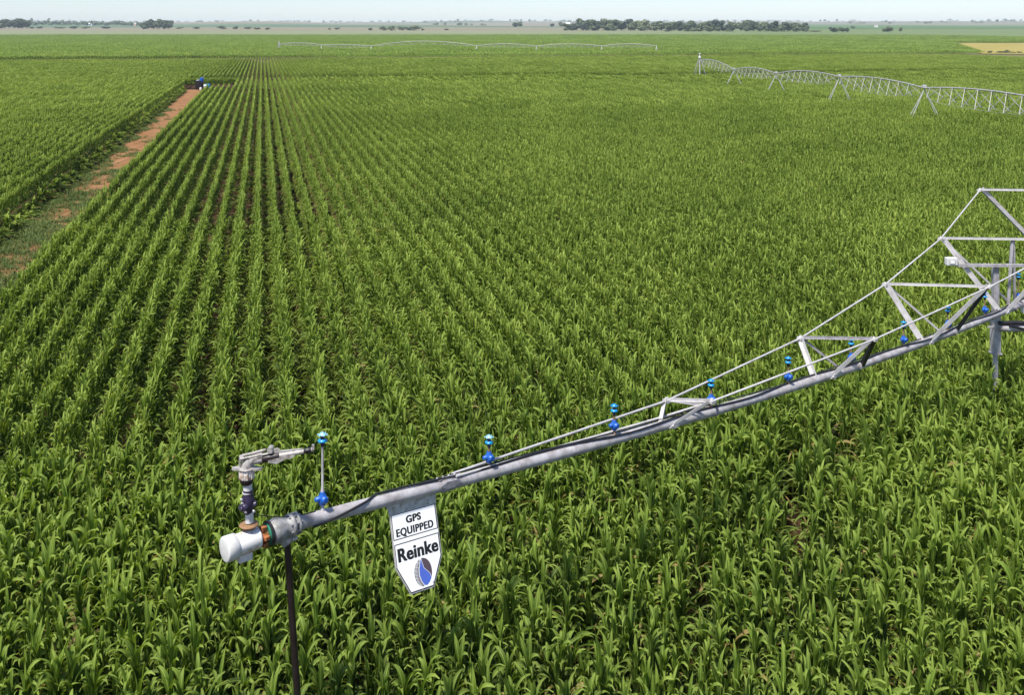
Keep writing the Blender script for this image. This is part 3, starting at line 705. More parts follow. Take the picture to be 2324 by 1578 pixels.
lat([(562, 1122, [(0, .053), (26, .053)]), (562, 1119, [(0, .062), (2.5, .062)])], 'white_dull', 'riser', gun)
lat([(560, 1100, [(0, .056), (4, .075), (14, .085), (15, .08)])], 'maroon', 'coupling', gun, 20)
mb = MB(); mb.lathe(gp(560, 1086), UPV, [(0, .083), (.01, .088), (.12, .09), (.13, .08)], 20)
for k in range(10): t = k * .628; mb.beam(gp(560, 1086) + Vector((math.cos(t) * .09, math.sin(t) * .09, .01)), gp(560, 1086) + Vector((math.cos(t) * .09, math.sin(t) * .09, .115)), .012)
mb.build('bearing_cup', M['white'], gun)
mb = MB(); c0 = gp(560, 1066); mb.lathe(c0, UPV, [(0, .08), (.005, .1), (.025, .1), (.03, .08)], 20)
mb.prism([(-.17, -.03), (-.1, -.05), (.1, -.05), (.18, -.03), (.19, .01), (.1, .05), (-.1, .05), (-.18, .02)], .022, c0 + UPV * .012, Vector((1, 0, 0)), Vector((0, 1, 0)), UPV)
mb.build('brake_plate', M['gun'], gun)
mb = MB(); e0 = gp(561, 1063)
mb.tube([e0, e0 + Vector((.005, 0, .04)), e0 + Vector((.035, 0, .085)), e0 + Vector((.10, 0, .125)), e0 + Vector((.19, 0, .15))], [.070, .062, .052, .046, .043], 14)
mb.build('elbow', M['gun'], gun)
b0 = gp(588, 1044); b1_ = gp(704, 1022); bd = (b1_ - b0).normalized()
mb = MB(); mb.lathe(b0 - bd * .06, bd, [(0, .045), (.10, .045), (.105, .04)], 14); mb.lathe(b0 + bd * .16, bd, [(0, .038), (.02, .042), (.26, .033), (.42, .026), (.45, .026)], 14)
mb.prism([(.10, .035), (.16, .085), (.22, .10), (.26, .06), (.52, .035), (.52, .01), (.1, .0)], .03, b0, bd, UPV, Vector((0, 1, 0)))
mb.prism([(.12, -.04), (.22, -.075), (.34, -.035), (.40, -.045), (.44, -.02), (.12, -.0)], .03, b0 + Vector((0, -.03, 0)), bd, UPV, Vector((0, 1, 0)))
brl = mb.build('barrel', M['gun'], gun)
mb = MB(); mb.lathe(b0 + bd * .045, bd, [(0, .047), (.01, .049), (.20, .046), (.21, .04)], 14); mb.build('grip_sleeve', M['maroon'], brl)
mb = MB(); mb.lathe(b0 + bd * .55, bd, [(0, .028), (.01, .034), (.085, .034), (.09, .028)], 14); mb.build('nozzle_tip', M['black'], brl)
mb = MB(); mb.lathe(b0 + bd * .63, bd, [(0, .027), (.03, .029), (.035, .02)], 12); mb.box(b0 + bd * .66 + UPV * .03, (.03, .02, .06)); mb.build('nozzle_ring', M['gun'], brl)
mb = MB(); d0 = gp(547, 1040); mb.tube([d0, d0 + Vector((.02, 0, .03)), gp(575, 1029), gp(604, 1021)], .017, 8); mb.tube([d0 + Vector((0, -.03, 0)), gp(580, 1036, -.03), gp(610, 1030, -.03)], .014, 8); mb.tube([gp(547, 1042), gp(545, 1056), gp(553, 1060)], .018, 8); mb.box(gp(549, 1041), (.06, .06, .07), None, .01)
mb.lathe(gp(612, 1024, -.05), Vector((0, 1, 0)), [(0, .035), (.1, .035)], 12); mb.build('drive_arm', M['gun'], gun)
# thin control tube from valve to pipe
mb = MB(); q0 = gp(575, 1168); q1 = pipe_x(716) + UPV * .09; mb.tube([q0 + (q1 - q0) * t + UPV * (-.05 * math.sin(math.pi * t)) for t in np.linspace(0, 1, 12)], .006, 6); mb.build('control_tube', M['black'], root)

# ------------------------------------------------------------------ hanging sign (plane swung towards the camera)
o_ = pipe_x(885) - UPV * (PR_ + .02)
dl = (pipe_x(985) - pipe_x(880)).normalized(); dl = Vector((dl.x, dl.y, dl.z)).normalized()
swing = R(19.5); vd = (SIDE * math.sin(swing) - UPV * math.cos(swing)); vd = (vd - dl * vd.dot(dl)).normalized(); nrm = dl.cross(vd)
CAM = Vector((0, 0, HC))
if nrm.dot(CAM - o_) < 0: nrm = -nrm
def hit(x, y):                                               # photo survey point -> sign plane (u, v)
    d = Vector(((x - CX) / F, 1, -(y - HY) / F)); t = (o_ - CAM).dot(nrm) / d.dot(nrm); q = CAM + d * t - o_
    return q.dot(dl), -q.dot(-vd) if False else q.dot(vd)
def z2d(zx, zy): return ((1100 + zx / 4.933) * .77235, (1440 + zy / 4.933) * .77235)
def H(zx, zy): return hit(*z2d(zx, zy))
tl, tr_, rs, br, bt, ls = [H(*q) for q in ((190, 350), (862, 175), (992, 935), (915, 1392), (575, 1508), (328, 1160))]
u0 = (tl[0] + ls[0]) / 2; u1 = (tr_[0] + rs[0]) / 2; v0 = (tl[1] + tr_[1]) / 2; vs = (ls[1] + rs[1]) / 2; vb = (br[1] + bt[1]) / 2
print('sign', [tuple(round(c, 3) for c in q) for q in (tl, tr_, rs, br, bt, ls)])
w_ = u1 - u0; hb = .30 * w_; um = (u0 + u1) / 2
ubl, ubr = bt[0], br[0]
half = abs(ubr - ubl) / 2; umb = um
outline = [(u0, v0), (u1, v0), (u1, vs), (umb + half, vb), (umb - half, vb), (u0, vs)]
def inset(poly, d):
    cx = sum(p[0] for p in poly) / len(poly); cy = sum(p[1] for p in poly) / len(poly)
    return [(cx + (x - cx) * (1 - d / .27), cy + (y - cy) * (1 - d / .33)) for x, y in poly]
so_ = empty('sign', o_); tag(so_, 'white shield shaped sign with black lettering and blue drop emblem hanging under the pipe', 'sign')
def plate(poly, th, off, name, mat, par):
    mb = MB(); mb.prism(poly, th, o_ + nrm * off, dl, vd, nrm); return mb.build(name, M[mat], par)
plate(outline, .014, 0, 'edge_frame', 'sign_back', so_)
face = plate(inset(outline, .012), .004, .0085, 'face', 'sign_white', so_)
mb = MB(); mb.prism([(u0 - .02, -.015), (u1 + .012, -.015), (u1 + .012, .025), (u0 - .02, .025)], .035, o_, dl, vd, nrm); mb.prism([(u0 - .015, .022), (u1 + .01, .022), (u1 + .005, v0 + .018), (u0 - .005, v0 + .018)], .018, o_ + nrm * .006, dl, vd, nrm)
for k in range(3): mb.lathe(o_ + dl * (u0 + w_ * (.15 + .35 * k)) + vd * (v0 * .6) + nrm * .014, nrm, [(0, .012), (.01, .012)], 8)
for k in (.12, .88): mb.beam(o_ + dl * (u0 + w_ * k) - vd * .01, o_ + dl * (u0 + w_ * k) - vd * .09, .05, .012, nrm)
mb.build('hanger_bracket', M['sign_frame'], so_)
def line2(a, b, w, mat, name, off=.0112):
    d = Vector((b[0] - a[0], b[1] - a[1], 0)); L = d.length; d /= L; nn = Vector((-d.y, d.x, 0)) * w / 2
    return [(a[0] + nn.x, a[1] + nn.y), (b[0] + nn.x, b[1] + nn.y), (b[0] - nn.x, b[1] - nn.y), (a[0] - nn.x, a[1] - nn.y)]
def flat(polys, name, mat, par, off=.0112, th=.0012):
    mb = MB()
    for p in polys: mb.prism(p, th, o_ + nrm * off, dl, vd, nrm)
    return mb.build(name, M[mat], par)
ui0, ui1 = u0 + .022, u1 - .022
mb = MB()
for bu, bv in ((u0 + .03, v0 + .02), (u1 - .03, v0 + .02), (u0 + .014, vs - .02), (u1 - .014, vs - .02), (um, vb - .014)): mb.lathe(o_ + dl * bu + vd * bv + nrm * .0106, nrm, [(0, .008), (.005, .008), (.007, .005)], 8)
mb.build('bolt_head', M['galv_dull'], so_)
vl1 = (H(270, 740)[1] + H(915, 555)[1]) / 2; vl2 = (H(285, 808)[1] + H(930, 625)[1]) / 2; vt = v0 + .03
rect = [(ui0, vt), (ui1, vt), (ui1, vl1), (ui0, vl1)]
sh = [(ui0, vl2), (ui1, vl2), (ui1, vs - .005), (umb + half - .012, vb - .022), (umb - half + .008, vb - .022), (ui0, vs - .005)]
flat([line2(rect[i], rect[(i + 1) % 4], .011, '', '') for i in range(4)] + [line2(sh[i], sh[(i + 1) % 6], .011, '', '') for i in range(6)], 'border_line', 'ink', so_)
def text(s, ua, ub, vtop, vbot, name, bold=.02, cap=None, heavy=0, space=1.0):
    """writes s so that its capitals run from vtop to vbot and its width from ua to ub"""
    cu = bpy.data.curves.new(name, 'FONT'); cu.body = s; cu.size = 1; cu.offset = bold; cu.space_character = space; cu.resolution_u = 6; cu.fill_mode = 'BOTH'; cu.extrude = .004
    o = bpy.data.objects.new(name, cu); C.objects.link(o)
    bpy.context.view_layer.update(); dg = bpy.context.evaluated_depsgraph_get()
    me = bpy.data.meshes.new_from_object(o.evaluated_get(dg)); C.objects.unlink(o); bpy.data.objects.remove(o)
    co = np.empty(len(me.vertices) * 3); me.vertices.foreach_get('co', co); co = co.reshape(-1, 3)
    x0, x1 = co[:, 0].min(), co[:, 0].max()
    capH = cap or .72; y0 = -bold
    U = ua + (co[:, 0] - x0) / (x1 - x0) * (ub - ua); Vv = vbot + (co[:, 1] - y0) / (capH + 2 * bold) * (vtop - vbot)
    fcs = [tuple(q.vertices) for q in me.polygons]; nvt = len(U); PV = []; PF = []
    for kk, sh_ in enumerate((-1, 0, 1) if heavy else (0,)):        # strokes thickened sideways
        Pn = np.array(o_)[None] + (U + sh_ * heavy)[:, None] * np.array(dl)[None] + Vv[:, None] * np.array(vd)[None] + (.0112 + kk * .0003 + co[:, 2] * .15)[:, None] * np.array(nrm)[None]
        PV += Pn.tolist(); PF += [tuple(q + kk * nvt for q in f_) for f_ in fcs]
    me = bpy.data.meshes.new(name); me.from_pydata(PV, [], PF); me.materials.append(M['ink']); me.update()
    ob = bpy.data.objects.new(name, me); C.objects.link(ob); ob.parent = so_; ob.matrix_parent_inverse = world_of(so_).inverted()
    return ob
def vmid(*q): return sum(H(*p)[1] for p in q) / len(q)
text('GPS', H(450, 420)[0], H(665, 380)[0], vmid((470, 365), (640, 325)), vmid((485, 478), (645, 438)), 'lettering', .03, None, .0035, 1.08)
text('EQUIPPED', H(312, 620)[0], H(845, 490)[0], vmid((340, 565), (820, 430)), vmid((340, 685), (810, 552)), 'lettering', .02, None, .0040, 1.12)
text('Reinke', H(335, 930)[0], H(914, 810)[0], vmid((350, 845), (740, 735)), vmid((370, 1055), (890, 893)), 'lettering', .024, None, .0055, 1.05)
# emblem: ellipse with blue drop, dark field and gridded rim
ec = H(702, 1195); ea = abs(H(828, 1170)[0] - H(573, 1225)[0]) / 2; eb = abs(vmid((670, 992), (670, 992)) - vmid((735, 1395), (735, 1395))) / 2
def el(t, ku=1., kv=1.): return (ec[0] + ea * ku * math.cos(t), ec[1] + eb * kv * math.sin(t))
def arc(a0, a1, n=24, k=1.): return [el(a0 + (a1 - a0) * i / n, k, k) for i in range(n + 1)]
topp = (ec[0] - .08 * ea, ec[1] - .99 * eb); botp = (ec[0] + .28 * ea, ec[1] + .95 * eb)
swirl = [topp, (ec[0] + .02 * ea, ec[1] - .62 * eb), (ec[0] + .12 * ea, ec[1] - .3 * eb), (ec[0] + .42 * ea, ec[1] - .05 * eb), (ec[0] + .72 * ea, ec[1] + .2 * eb), (ec[0] + .85 * ea, ec[1] + .5 * eb)]
leftc = [(ec[0] - .22 * ea, ec[1] - .75 * eb), (ec[0] - .42 * ea, ec[1] - .3 * eb), (ec[0] - .45 * ea, ec[1] + .15 * eb), (ec[0] - .28 * ea, ec[1] + .6 * eb), (ec[0] - .02 * ea, ec[1] + .9 * eb)]
t_top = -math.pi / 2 - .08; 
dark = arc(-math.pi / 2 - .05, .6, 20); flat([dark + swirl[::-1]], 'emblem', 'logo_dark', so_)
blue = swirl + arc(.62, math.pi / 2 - .25, 10) + leftc[::-1]; flat([blue], 'emblem', 'logo_blue', so_)
rim = arc(math.pi / 2 + .05, 3 * math.pi / 2 - .25, 26) + [(x - .05 * ea, y) for x, y in leftc]
flat([rim], 'emblem', 'ink_grey', so_)
ln = []
for k in range(-3, 4):
    t = k * .26; y = ec[1] + eb * t; xo = ec[0] - ea * math.sqrt(max(0, 1 - t * t)); ln.append(line2((xo, y), (xo + .36 * ea, y + .02), .005, '', ''))
for q in (.72, .86): 
    pr = [(ec[0] - ea * q * math.cos(b), ec[1] + eb * math.sin(b)) for b in np.linspace(-1.0, 1.15, 12)]
    ln += [line2(pr[i], pr[i + 1], .004, '', '') for i in range(11)]
for cv in (swirl, leftc): ln += [line2(cv[i], cv[i + 1], .005, '', '') for i in range(len(cv) - 1)]
flat(ln, 'emblem_line', 'logo_line', so_, .0125)
text('®', H(840, 1340)[0], H(858, 1335)[0], H(848, 1330)[1], H(848, 1352)[1], 'lettering', .0)

# ------------------------------------------------------------------ far irrigation machines
def far_machine(name, label, towers, ends, th, leg, sag, sec=10, dep=1.1, wid=1.2, thick=1.0, cap=True):
    """towers: list of (x, y, Y) image/depth of the pipe over each tower"""
    T = [P3(x, y, Y) for x, y, Y in towers]
    r0 = empty(name, (T[0].x, T[0].y, gz(T[0].x, T[0].y))); tag(r0, label, 'irrigation machine', 'far irrigation machines')
    for i in range(len(T) - 1):
        a_, b_ = T[i], T[i + 1]; d = b_ - a_; dh = Vector((d.x, d.y, 0)).normalized(); sd_ = Vector((dh.y, -dh.x, 0))
        def P(q): return a_ + d * q + UPV * (sag[i] * 4 * q * (1 - q))
        mb = MB(); mb.tube([P(q) for q in np.linspace(0, 1, 25)], .09 * thick, 8)
        n = sec
        for k in range(n + 1): mb.lathe(P(k / n) - dh * .06, dh, [(0, .13 * thick), (.12, .13 * thick)], 8)
        mb.build('span_pipe', M['galv'], r0)
        mb = MB()
        for sgn in (-1, 1):
            prev = None
            for k in range(1, n):
                q = k / n; dd = dep * (.55 + .45 * (1 - abs(2 * q - 1) ** 2)) * (1 if 1 < k < n - 1 else .8)
                nd = P(q) - UPV * dd + sd_ * sgn * wid * .5 * min(1, dd)
                mb.beam(P(q - .5 / n), nd, .055 * thick); mb.beam(P(q + .5 / n), nd, .055 * thick)
                if prev is not None: mb.beam(prev, nd, .028 * thick)
                else: mb.beam(P(.02), nd, .028 * thick)
                prev = nd
            mb.beam(prev, P(.98), .035 * thick)
        mb.build('truss', M['galv'], r0)
    for i, p in enumerate(T):
        if i == 0 and cap: continue
        d = (T[min(i + 1, len(T) - 1)] - T[max(i - 1, 0)]); dh = Vector((d.x, d.y, 0)).normalized(); sd_ = Vector((dh.y, -dh.x, 0)); gr = gz(p.x, p.y)
        for a1 in (-1, 1):
            for b1 in (-1, 1):
                mb = MB(); mb.beam(p - UPV * .1, Vector((p.x, p.y, gr)) + sd_ * a1 * leg + dh * b1 * .55, .085 * thick); mb.build('leg', M['galv_light'], r0)
            mb = MB(); g0 = Vector((p.x, p.y, gr + .5)) + sd_ * a1 * leg * .98; mb.lathe(g0 - dh * .12, dh, [(0, .4), (.02, .55), (.22, .55), (.24, .4)], 16); mb.build('wheel', M['black'], r0)
        mb = MB(); mb.beam(Vector((p.x, p.y, gr + .75)) - sd_ * leg, Vector((p.x, p.y, gr + .75)) + sd_ * leg, .14); mb.build('base_beam', M['galv'], r0)
        mb = MB(); mb.box(p + UPV * .14, (.34, .34, .30), None, .03); mb.build('tower_box', M['galv_light'], r0)
    if cap:
        p = T[0]; gr = gz(p.x, p.y)
        for a1, b1 in ((-1, -1), (1, -1), (1, 1), (-1, 1)):
            mb = MB(); mb.angle(p + Vector((a1 * .25, b1 * .25, .1)), Vector((p.x + a1 * 1.3, p.y + b1 * 1.3, gr)), .1 * thick); mb.build('leg', M['galv_light'], r0)
        mb = MB(); mb.lathe((p.x, p.y, gr), UPV, [(0, .14), (p.z - gr + .5, .14)], 10); mb.build('riser', M['galv_light'], r0)
        mb = MB(); mb.lathe(p + UPV * .25, UPV, [(0, .2), (.1, .28), (.35, .28), (.45, .16), (.85, .12), (.9, .2), (1.1, .2), (1.15, .05)], 12); mb.build('swivel_cap', M['white_dull'], r0)
    return r0
far_machine('irrigation_machine', 'long arched irrigation machine on steel legs crossing the right side of the field', [(1588, 135, 211), (1666, 157, 178), (1761.5, 166, 150), (1905, 173.5, 121), (2098, 199, 95.6), (2420, 236, 71)], None, 1, 2.0, [.7, .6, .55, .4, .4], 10, 1.6, 1.7, .64)
far_machine('irrigation_machine', 'most distant pale irrigation machine, a thin wavy line across the far green field', [(633, 99, 455), (731, 101, 440), (843, 103.5, 430), (1082, 103, 422), (1218, 104, 418), (1366, 103.5, 414), (1490, 103.5, 410)], None, 1, 2.0, [.7, .35, 2.0, .9, .9, .9], 10, 1.3, 1.6, 1.1)

# ------------------------------------------------------------------ pumping gear at the end of the path
YE = 172.0
def E(x, y, dy=0): return P3(x, y, YE + dy)
gx0, gy0 = px_x(452, YE), YE
eng = empty('pump_engine', (gx0, gy0, 0)); tag(eng, 'dark engine unit with tilted blue hood at the end of the dirt path', 'pump engine')
eb_ = Vector((px_x(452, YE), YE, 0)); ez = .4
mb = MB(); mb.box(eb_ + Vector((0, 0, ez + .62)), (.98, 1.3, 1.25), None, .06); mb.box(eb_ + Vector((.30, -.5, .35)), (.18, .3, .7), None, .02); mb.beam(eb_ + Vector((-.35, -.5, 0)), eb_ + Vector((-.35, -.5, .6)), .12); mb.beam(eb_ + Vector((-.35, .5, 0)), eb_ + Vector((-.35, .5, .6)), .12); mb.beam(eb_ + Vector((.35, .5, 0)), eb_ + Vector((.35, .5, .6)), .12); mb.build('engine_block', M['black'], eng)
mb = MB(); mb.box(eb_ + Vector((.40, .1, ez + 1.38)), (.46, .9, .62), Matrix.Rotation(.15, 3, 'Y'), .05); mb.build('hood', M['blue'], eng)
mb = MB(); mb.box(eb_ + Vector((-.15, -.2, ez + 1.31)), (.42, .5, .12), None, .02); mb.build('lid', M['white_dull'], eng)
mb = MB(); mb.tube([eb_ + Vector((.5, .6, ez + .8)), eb_ + Vector((.5, .6, ez + 1.9))], .05, 8); mb.build('exhaust_pipe', M['galv_dull'], eng)
def drum(name, label, cat, x, mat, r_, h, lidm, dy=0):
    p = Vector((px_x(x, YE + dy), YE + dy, 0.05)); e = empty(name, p); tag(e, label, cat)
    mb = MB(); mb.lathe(p, UPV, [(0, r_ * .92), (.03, r_), (h * .33, r_), (h * .35, r_ * 1.04), (h * .37, r_), (h * .66, r_), (h * .68, r_ * 1.04), (h * .70, r_), (h - .04, r_), (h, r_ * .9)], 20); mb.build('body', M[mat], e)
    mb = MB(); mb.lathe(p + UPV * (h - .005), UPV, [(0, r_ * .35), (.06, r_ * .3)], 12); mb.build('lid', M[lidm], e)
drum('chemical_tank', 'round white plastic tank between the dark engine and the bright blue drum', 'tank', 466, 'white_dull', .40, .95, 'black', .3)
drum('drum', 'bright blue upright drum right of the white tank at the path end', 'drum', 472.5, 'cyan', .32, 1.05, 'black', -.1)
drum('bucket', 'small white bucket standing in front of the dark engine', 'bucket', 455.5, 'white', .20, .50, 'white', -1.6)

# ------------------------------------------------------------------ trees and bushes
def crown_mesh(seed, n, kind, mat):
    r = random.Random(seed); v = []; f = []
    nl = r.randint(5, 8); lob = []
    for i in range(nl):
        a_ = r.uniform(0, 6.28); d = r.uniform(.05, .36)
        zc = r.uniform(.26, .78) if kind == 'tree' else r.uniform(.25, .62)
        lob.append((math.cos(a_) * d, math.sin(a_) * d, zc, r.uniform(.18, .30)))
    lob.append((0, 0, .45 if kind == 'tree' else .4, .33))
    for i in range(n):
        c = r.choice(lob); d = Vector((r.gauss(0, 1), r.gauss(0, 1), r.gauss(0, 1))).normalized(); q = c[3] * r.uniform(.55, 1.08)
        p = Vector((c[0], c[1], c[2])) + Vector((d.x * q, d.y * q, d.z * q * .85))
        if p.z < (.05 if kind == 'tree' else .02): continue
        s_ = r.uniform(.035, .075); nn = (d + Vector((r.gauss(0, .6), r.gauss(0, .6), r.gauss(0, .6)))).normalized()
        a1 = nn.orthogonal().normalized(); a1 = Matrix.Rotation(r.uniform(0, 6.28), 3, nn) @ a1; b1 = nn.cross(a1)
        k = len(v)
        for (i_, j_) in ((-1, -.5), (.1, -1), (1, .4), (-.2, 1)): v.append(p + a1 * s_ * i_ + b1 * s_ * j_ + nn * r.uniform(-.2, .2) * s_)
        f.append((k, k + 1, k + 2, k + 3))
    me = bpy.data.meshes.new('crown'); me.from_pydata([tuple(q) for q in v], [], f); me.materials.append(mat); me.update(); return me
def trunk_mesh(seed):
    r = random.Random(seed); mb = MB(); mb.tube([(0, 0, -.02), (.01, 0, .2), (.0, .01, .42), (.02, 0, .62)], [.035, .028, .02, .01], 7, False)
    for k in range(5):
        a_ = k * 1.3 + r.random(); z = .25 + .07 * k; mb.tube([(0, 0, z), (math.cos(a_) * .14, math.sin(a_) * .14, z + .12), (math.cos(a_) * .26, math.sin(a_) * .26, z + .26)], [.014, .01, .004], 5, False)
    me = bpy.data.meshes.new('trunk'); me.from_pydata(mb.v, [], mb.f); me.materials.append(M['bark']); me.update(); return me
TC = [crown_mesh(40 + i, 1300, 'tree', M['crown']) for i in range(6)]; TT = [trunk_mesh(60 + i) for i in range(3)]
BC = [crown_mesh(80 + i, 450, 'bush', M['crown']) for i in range(4)]; BO = [crown_mesh(90 + i, 450, 'bush', M['crown_olive']) for i in range(3)]
_tc = [0]
def plant(kind, x, yb, hpx, wpx, label, group, olive=False, Y=None):
    if Y is None: X, Y = on_ground(x, yb)
    else: X = px_x(x, Y)
    h = hpx * Y / F * (1.18 if kind == 'tree' else 1.1); w = wpx * Y / F * 1.15; _tc[0] += 1; k = _tc[0]
    e = empty('tree' if kind == 'tree' else 'bush', (X, Y, gz(X, Y) - .1)); tag(e, label, kind, group)
    e.rotation_euler = (0, 0, (k * 2.399) % 6.28); e.scale = (w / .95, w / .95, h / .98)
    src = TC if kind == 'tree' else (BO if olive else BC)
    o = bpy.data.objects.new('crown', src[k % len(src)]); C.objects.link(o); o.parent = e
    o = bpy.data.objects.new('trunk', TT[k % 3]); C.objects.link(o); o.parent = e
    if kind != 'tree': o.scale = (.7, .7, .8)
    return e
r = random.Random(21)
g1 = 'trees of the wood on the right horizon'; l1 = 'dark green tree in the long wood on the right of the horizon'
tops = [(1295, 57), (1308, 50), (1320, 46), (1332, 44), (1345, 47), (1358, 49), (1372, 48), (1384, 51), (1398, 48), (1412, 46), (1428, 47), (1440, 50), (1455, 49), (1470, 51), (1485, 52), (1500, 53), (1515, 54), (1530, 52), (1548, 52), (1562, 51), (1576, 50), (1590, 50), (1604, 52), (1618, 49), (1634, 49), (1648, 54), (1664, 52), (1680, 52), (1694, 49), (1708, 51), (1722, 54), (1738, 53), (1752, 51), (1764, 54), (1778, 52), (1790, 53), (1804, 55), (1818, 54), (1828, 56)]
for x, y in tops:
    yb = 68.3 + (x - 1295) / 530 * 2.4
    plant('tree', x + r.uniform(-3, 3), yb - r.uniform(0, 1.4), yb - y + 1.5, r.uniform(20, 27), l1, g1)
for x, y in tops[::2]:
    yb = 68.8 + (x - 1295) / 530 * 2.4
    plant('tree', x + r.uniform(-6, 6), yb, r.uniform(9, 14), r.uniform(15, 22), 'low tree along the front edge of the wood on the right horizon', 'low trees at the front of the wood')
for x, h, w, ol in ((1285, 6, 16, 0), (1560, 6, 18, 1), (1590, 7, 18, 1), (1612, 8, 16, 1), (1650, 5, 16, 1), (1515, 6, 14, 0), (1852, 4, 26, 1)):
    plant('bush', x, 71 if x > 1400 else 68.6, h, w, 'low bush at the foot of the wood on the right horizon', 'bushes at the foot of the wood', bool(ol))
for x, h in ((2, 19), (11, 20), (21, 19), (32, 21), (42, 21), (52, 20), (61, 16)):
    plant('tree', x, 63.8, h, r.uniform(16, 21), 'grey green tree in the clump at the far left edge of the horizon', 'trees of the clump at the left edge')
for x, h in ((326, 15), (337, 20), (349, 22), (361, 21), (373, 20), (382, 17)):
    plant('tree', x, 65.2, h, r.uniform(17, 22), 'broad tree in the small grove on the left of the horizon', 'trees of the left grove')
for x, yb, h, w, lab in ((1168, 60.5, 12, 13, 'left one of two round trees standing close together near the middle of the horizon'), (1180, 60.5, 11, 14, 'right one of two round trees standing close together near the middle of the horizon'),
                         (1252, 60, 8, 10, 'single small dark tree just left of the white farm building'), (1272, 60.5, 11, 9, 'tall dark tree beside the white farm building'), (1281, 60.5, 9, 8, 'shorter dark tree touching the left side of the white farm building')):
    plant('tree', x, yb, h, w, lab, None)
for x, h, w in ((1890, 10, 13), (1900, 11, 14), (1912, 10, 14), (1922, 11, 12)):
    plant('tree', x, 72.2, h, w, 'tree in the short row right of the long wood', 'trees of the short row right of the wood')
for x, yb, h, w, lab in ((2008, 71.5, 8, 12, 'left tree of the pair standing alone in the right distance'), (2018, 71.5, 12, 17, 'right, taller tree of the pair standing alone in the right distance'), (2043, 71.3, 9, 9, 'lone small round dark tree in the right distance'), (1935, 63.5, 6, 10, 'tiny tree on the pale rise at the right horizon')):
    plant('tree', x, yb, h, w, lab, None)
for x, yb, h, w in ((71, 64, 5, 12), (91, 64, 6, 15), (133, 64, 4, 28), (166, 64.3, 7, 17), (196, 64.3, 6, 20), (239, 64.3, 7, 22), (408, 65, 6, 14), (447, 65, 6, 15), (501, 65.5, 9, 22), (534, 65.5, 8, 15), (562, 66, 7, 16), (585, 66.5, 6, 18), (607, 67, 7, 11), (748, 66.5, 5, 9), (765, 66.5, 6, 11)):
    plant('bush', x, yb, h, w, 'low scrubby bush in the hedge line along the pale strip on the left horizon', 'hedge line bushes on the left horizon', x in (133, 562, 585, 607))
for x, h, w, lab in ((841, 7, 11, 'small bush at the left end of the dark thicket left of centre on the horizon'), (867, 11, 19, None), (887, 12, 21, None), (912, 11, 20, None), (927, 9, 16, None), (944, 13, 24, None), (960, 6, 9, 'small bush at the right end of the dark thicket left of centre on the horizon'), (1014, 5, 10, 'tiny yellowish bush alone on the pale strip near the middle')):
    plant('bush', x, 68.3, h, w, lab or 'dark bush in the thicket left of centre on the horizon', None if lab else 'bushes of the dark thicket', x == 1014)
for x, h, w, lab in ((2246, 8, 12, 'leftmost round bush in front of the yellow stubble'), (2269, 7, 13, 'middle bush in front of the yellow stubble'), (2283, 10, 17, 'largest dark bush in front of the yellow stubble'), (2300, 5, 11, 'small brownish bush right of the largest bush on the stubble'), (2314, 6, 13, 'bush on the yellow stubble touching the right edge of the photo')):
    plant('bush', x, 111, h, w, lab, None, x == 2300, Y=430)

# far woods as one mass
def mass(name, label, items, mat):
    v = []; f = []; r = random.Random(3)
    for (x, Y, h, w) in items:
        X = px_x(x, Y); z0 = gz(X, Y)
        for k in range(46):
            d = Vector((r.gauss(0, 1), r.gauss(0, 1), r.gauss(0, 1))).normalized(); q = r.uniform(.5, 1)
            p = Vector((X + d.x * w * .5 * q, Y + d.y * w * .5 * q, z0 + h * (.5 + .5 * d.z * q))); s_ = min(h, w) * r.uniform(.10, .2)
            a1 = d.orthogonal().normalized(); b1 = d.cross(a1); i = len(v)
            for (i_, j_) in ((-1, -.5), (.1, -1), (1, .4), (-.2, 1)): v.append(tuple(p + a1 * s_ * i_ + b1 * s_ * j_))
            f.append((i, i + 1, i + 2, i + 3))
    me = bpy.data.meshes.new(name); me.from_pydata(v, [], f); me.materials.append(mat); me.update(); o = link(name, me); tag(o, label, 'woodland', kind='stuff')
items = []
for x in range(68, 330, 4):
    Y = 3000 + r.uniform(-150, 150); items.append((x + r.uniform(-2, 2), Y, r.uniform(8, 15) * (1.45 if r.random() < .18 else 1), r.uniform(12, 20)))
for x in range(-60, 2400, 7):
    if r.random() < .62: Y = r.uniform(5200, 6200); items.append((x + r.uniform(-4, 4), Y, r.uniform(6, 14), r.uniform(14, 46)))
for x in range(980, 1110, 6):
    if r.random() < .5: items.append((x, 3300, r.uniform(6, 12), 14))
for x in range(1930, 2400, 9):
    if r.random() < .5: Y = r.uniform(3600, 4400); items.append((x, Y, r.uniform(6, 13), r.uniform(12, 30)))
mass('far_woodland', 'thin blue grey line of far woods along the skyline', items, M['crown'])

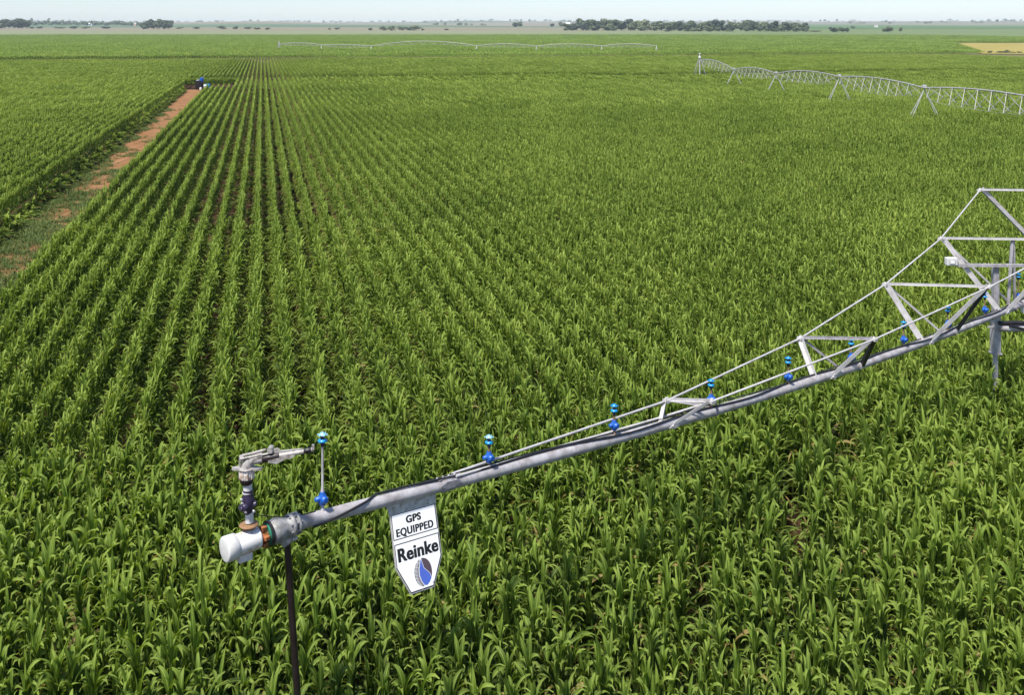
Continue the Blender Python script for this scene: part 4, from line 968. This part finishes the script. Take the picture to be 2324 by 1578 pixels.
# small far buildings
def house(x, yb, w, d, h, wm, rm, label, cat='farm building', Y=None):
    X, Yv = on_ground(x, yb) if Y is None else (px_x(x, Y), Y)
    z = gz(X, Yv); e = empty('farm_building', (X, Yv, z)); tag(e, label, cat)
    mb = MB(); mb.box((X, Yv, z + h * .3), (w, d, h * .6 + .6)); mb.build('wall', wm, e)
    mb = MB(); hw = w / 2 + .4; mb.prism([(-d / 2 - .4, 0), (d / 2 + .4, 0), (0, h * .42)], w + .8, (X, Yv, z + h * .6 + .32), (0, 1, 0), (0, 0, 1), (1, 0, 0)); mb.build('roof', rm, e)
    mb = MB(); mb.box((X - w * .2, Yv - d / 2 - .04, z + h * .22), (w * .18, .06, h * .44)); mb.build('door', M['galv_dull'], e)
wht = simple('white_siding', (.86, .86, .86), .5, 0, .03, .3); rfw = simple('white_metal_roof', (.88, .88, .88), .4, 0, .03, .3); pnk = simple('pinkish_brick', (.55, .36, .30), .8, 0, .1, .3); gry = simple('grey_roof', (.35, .33, .33), .7)
house(1288, 60.5, 11, 9, 10.5, wht, rfw, 'small white farm building beside the left end of the long wood')
house(204, 50.5, 17, 10, 7, wht, rfw, 'long white roofed building above the far left treeline', Y=2900)
house(307, 52, 6, 6, 9, pnk, gry, 'pinkish house among trees just left of the left grove', Y=2850)
house(1988, 61, 7, 6, 4.5, wht, gry, 'tiny pale house on the right horizon above the lone pair of trees')

# ------------------------------------------------------------------ haze
mb = MB(); mb.box((0, 3600, 40), (15600, 7900, 86.0))
hm = bpy.data.materials.new('haze'); hm.use_nodes = True; ht = hm.node_tree
for q in list(ht.nodes):
    if q.type != 'OUTPUT_MATERIAL': ht.nodes.remove(q)
pv = ht.nodes.new('ShaderNodeVolumePrincipled'); pv.inputs['Color'].default_value = (.72, .84, 1.0, 1); pv.inputs['Density'].default_value = 8e-5; pv.inputs['Anisotropy'].default_value = 0.0
ht.links.new(pv.outputs[0], [q for q in ht.nodes if q.type == 'OUTPUT_MATERIAL'][0].inputs['Volume'])
ho = mb.build('haze', hm); tag(ho, 'thin pale summer haze over the far fields', 'haze', kind='stuff')
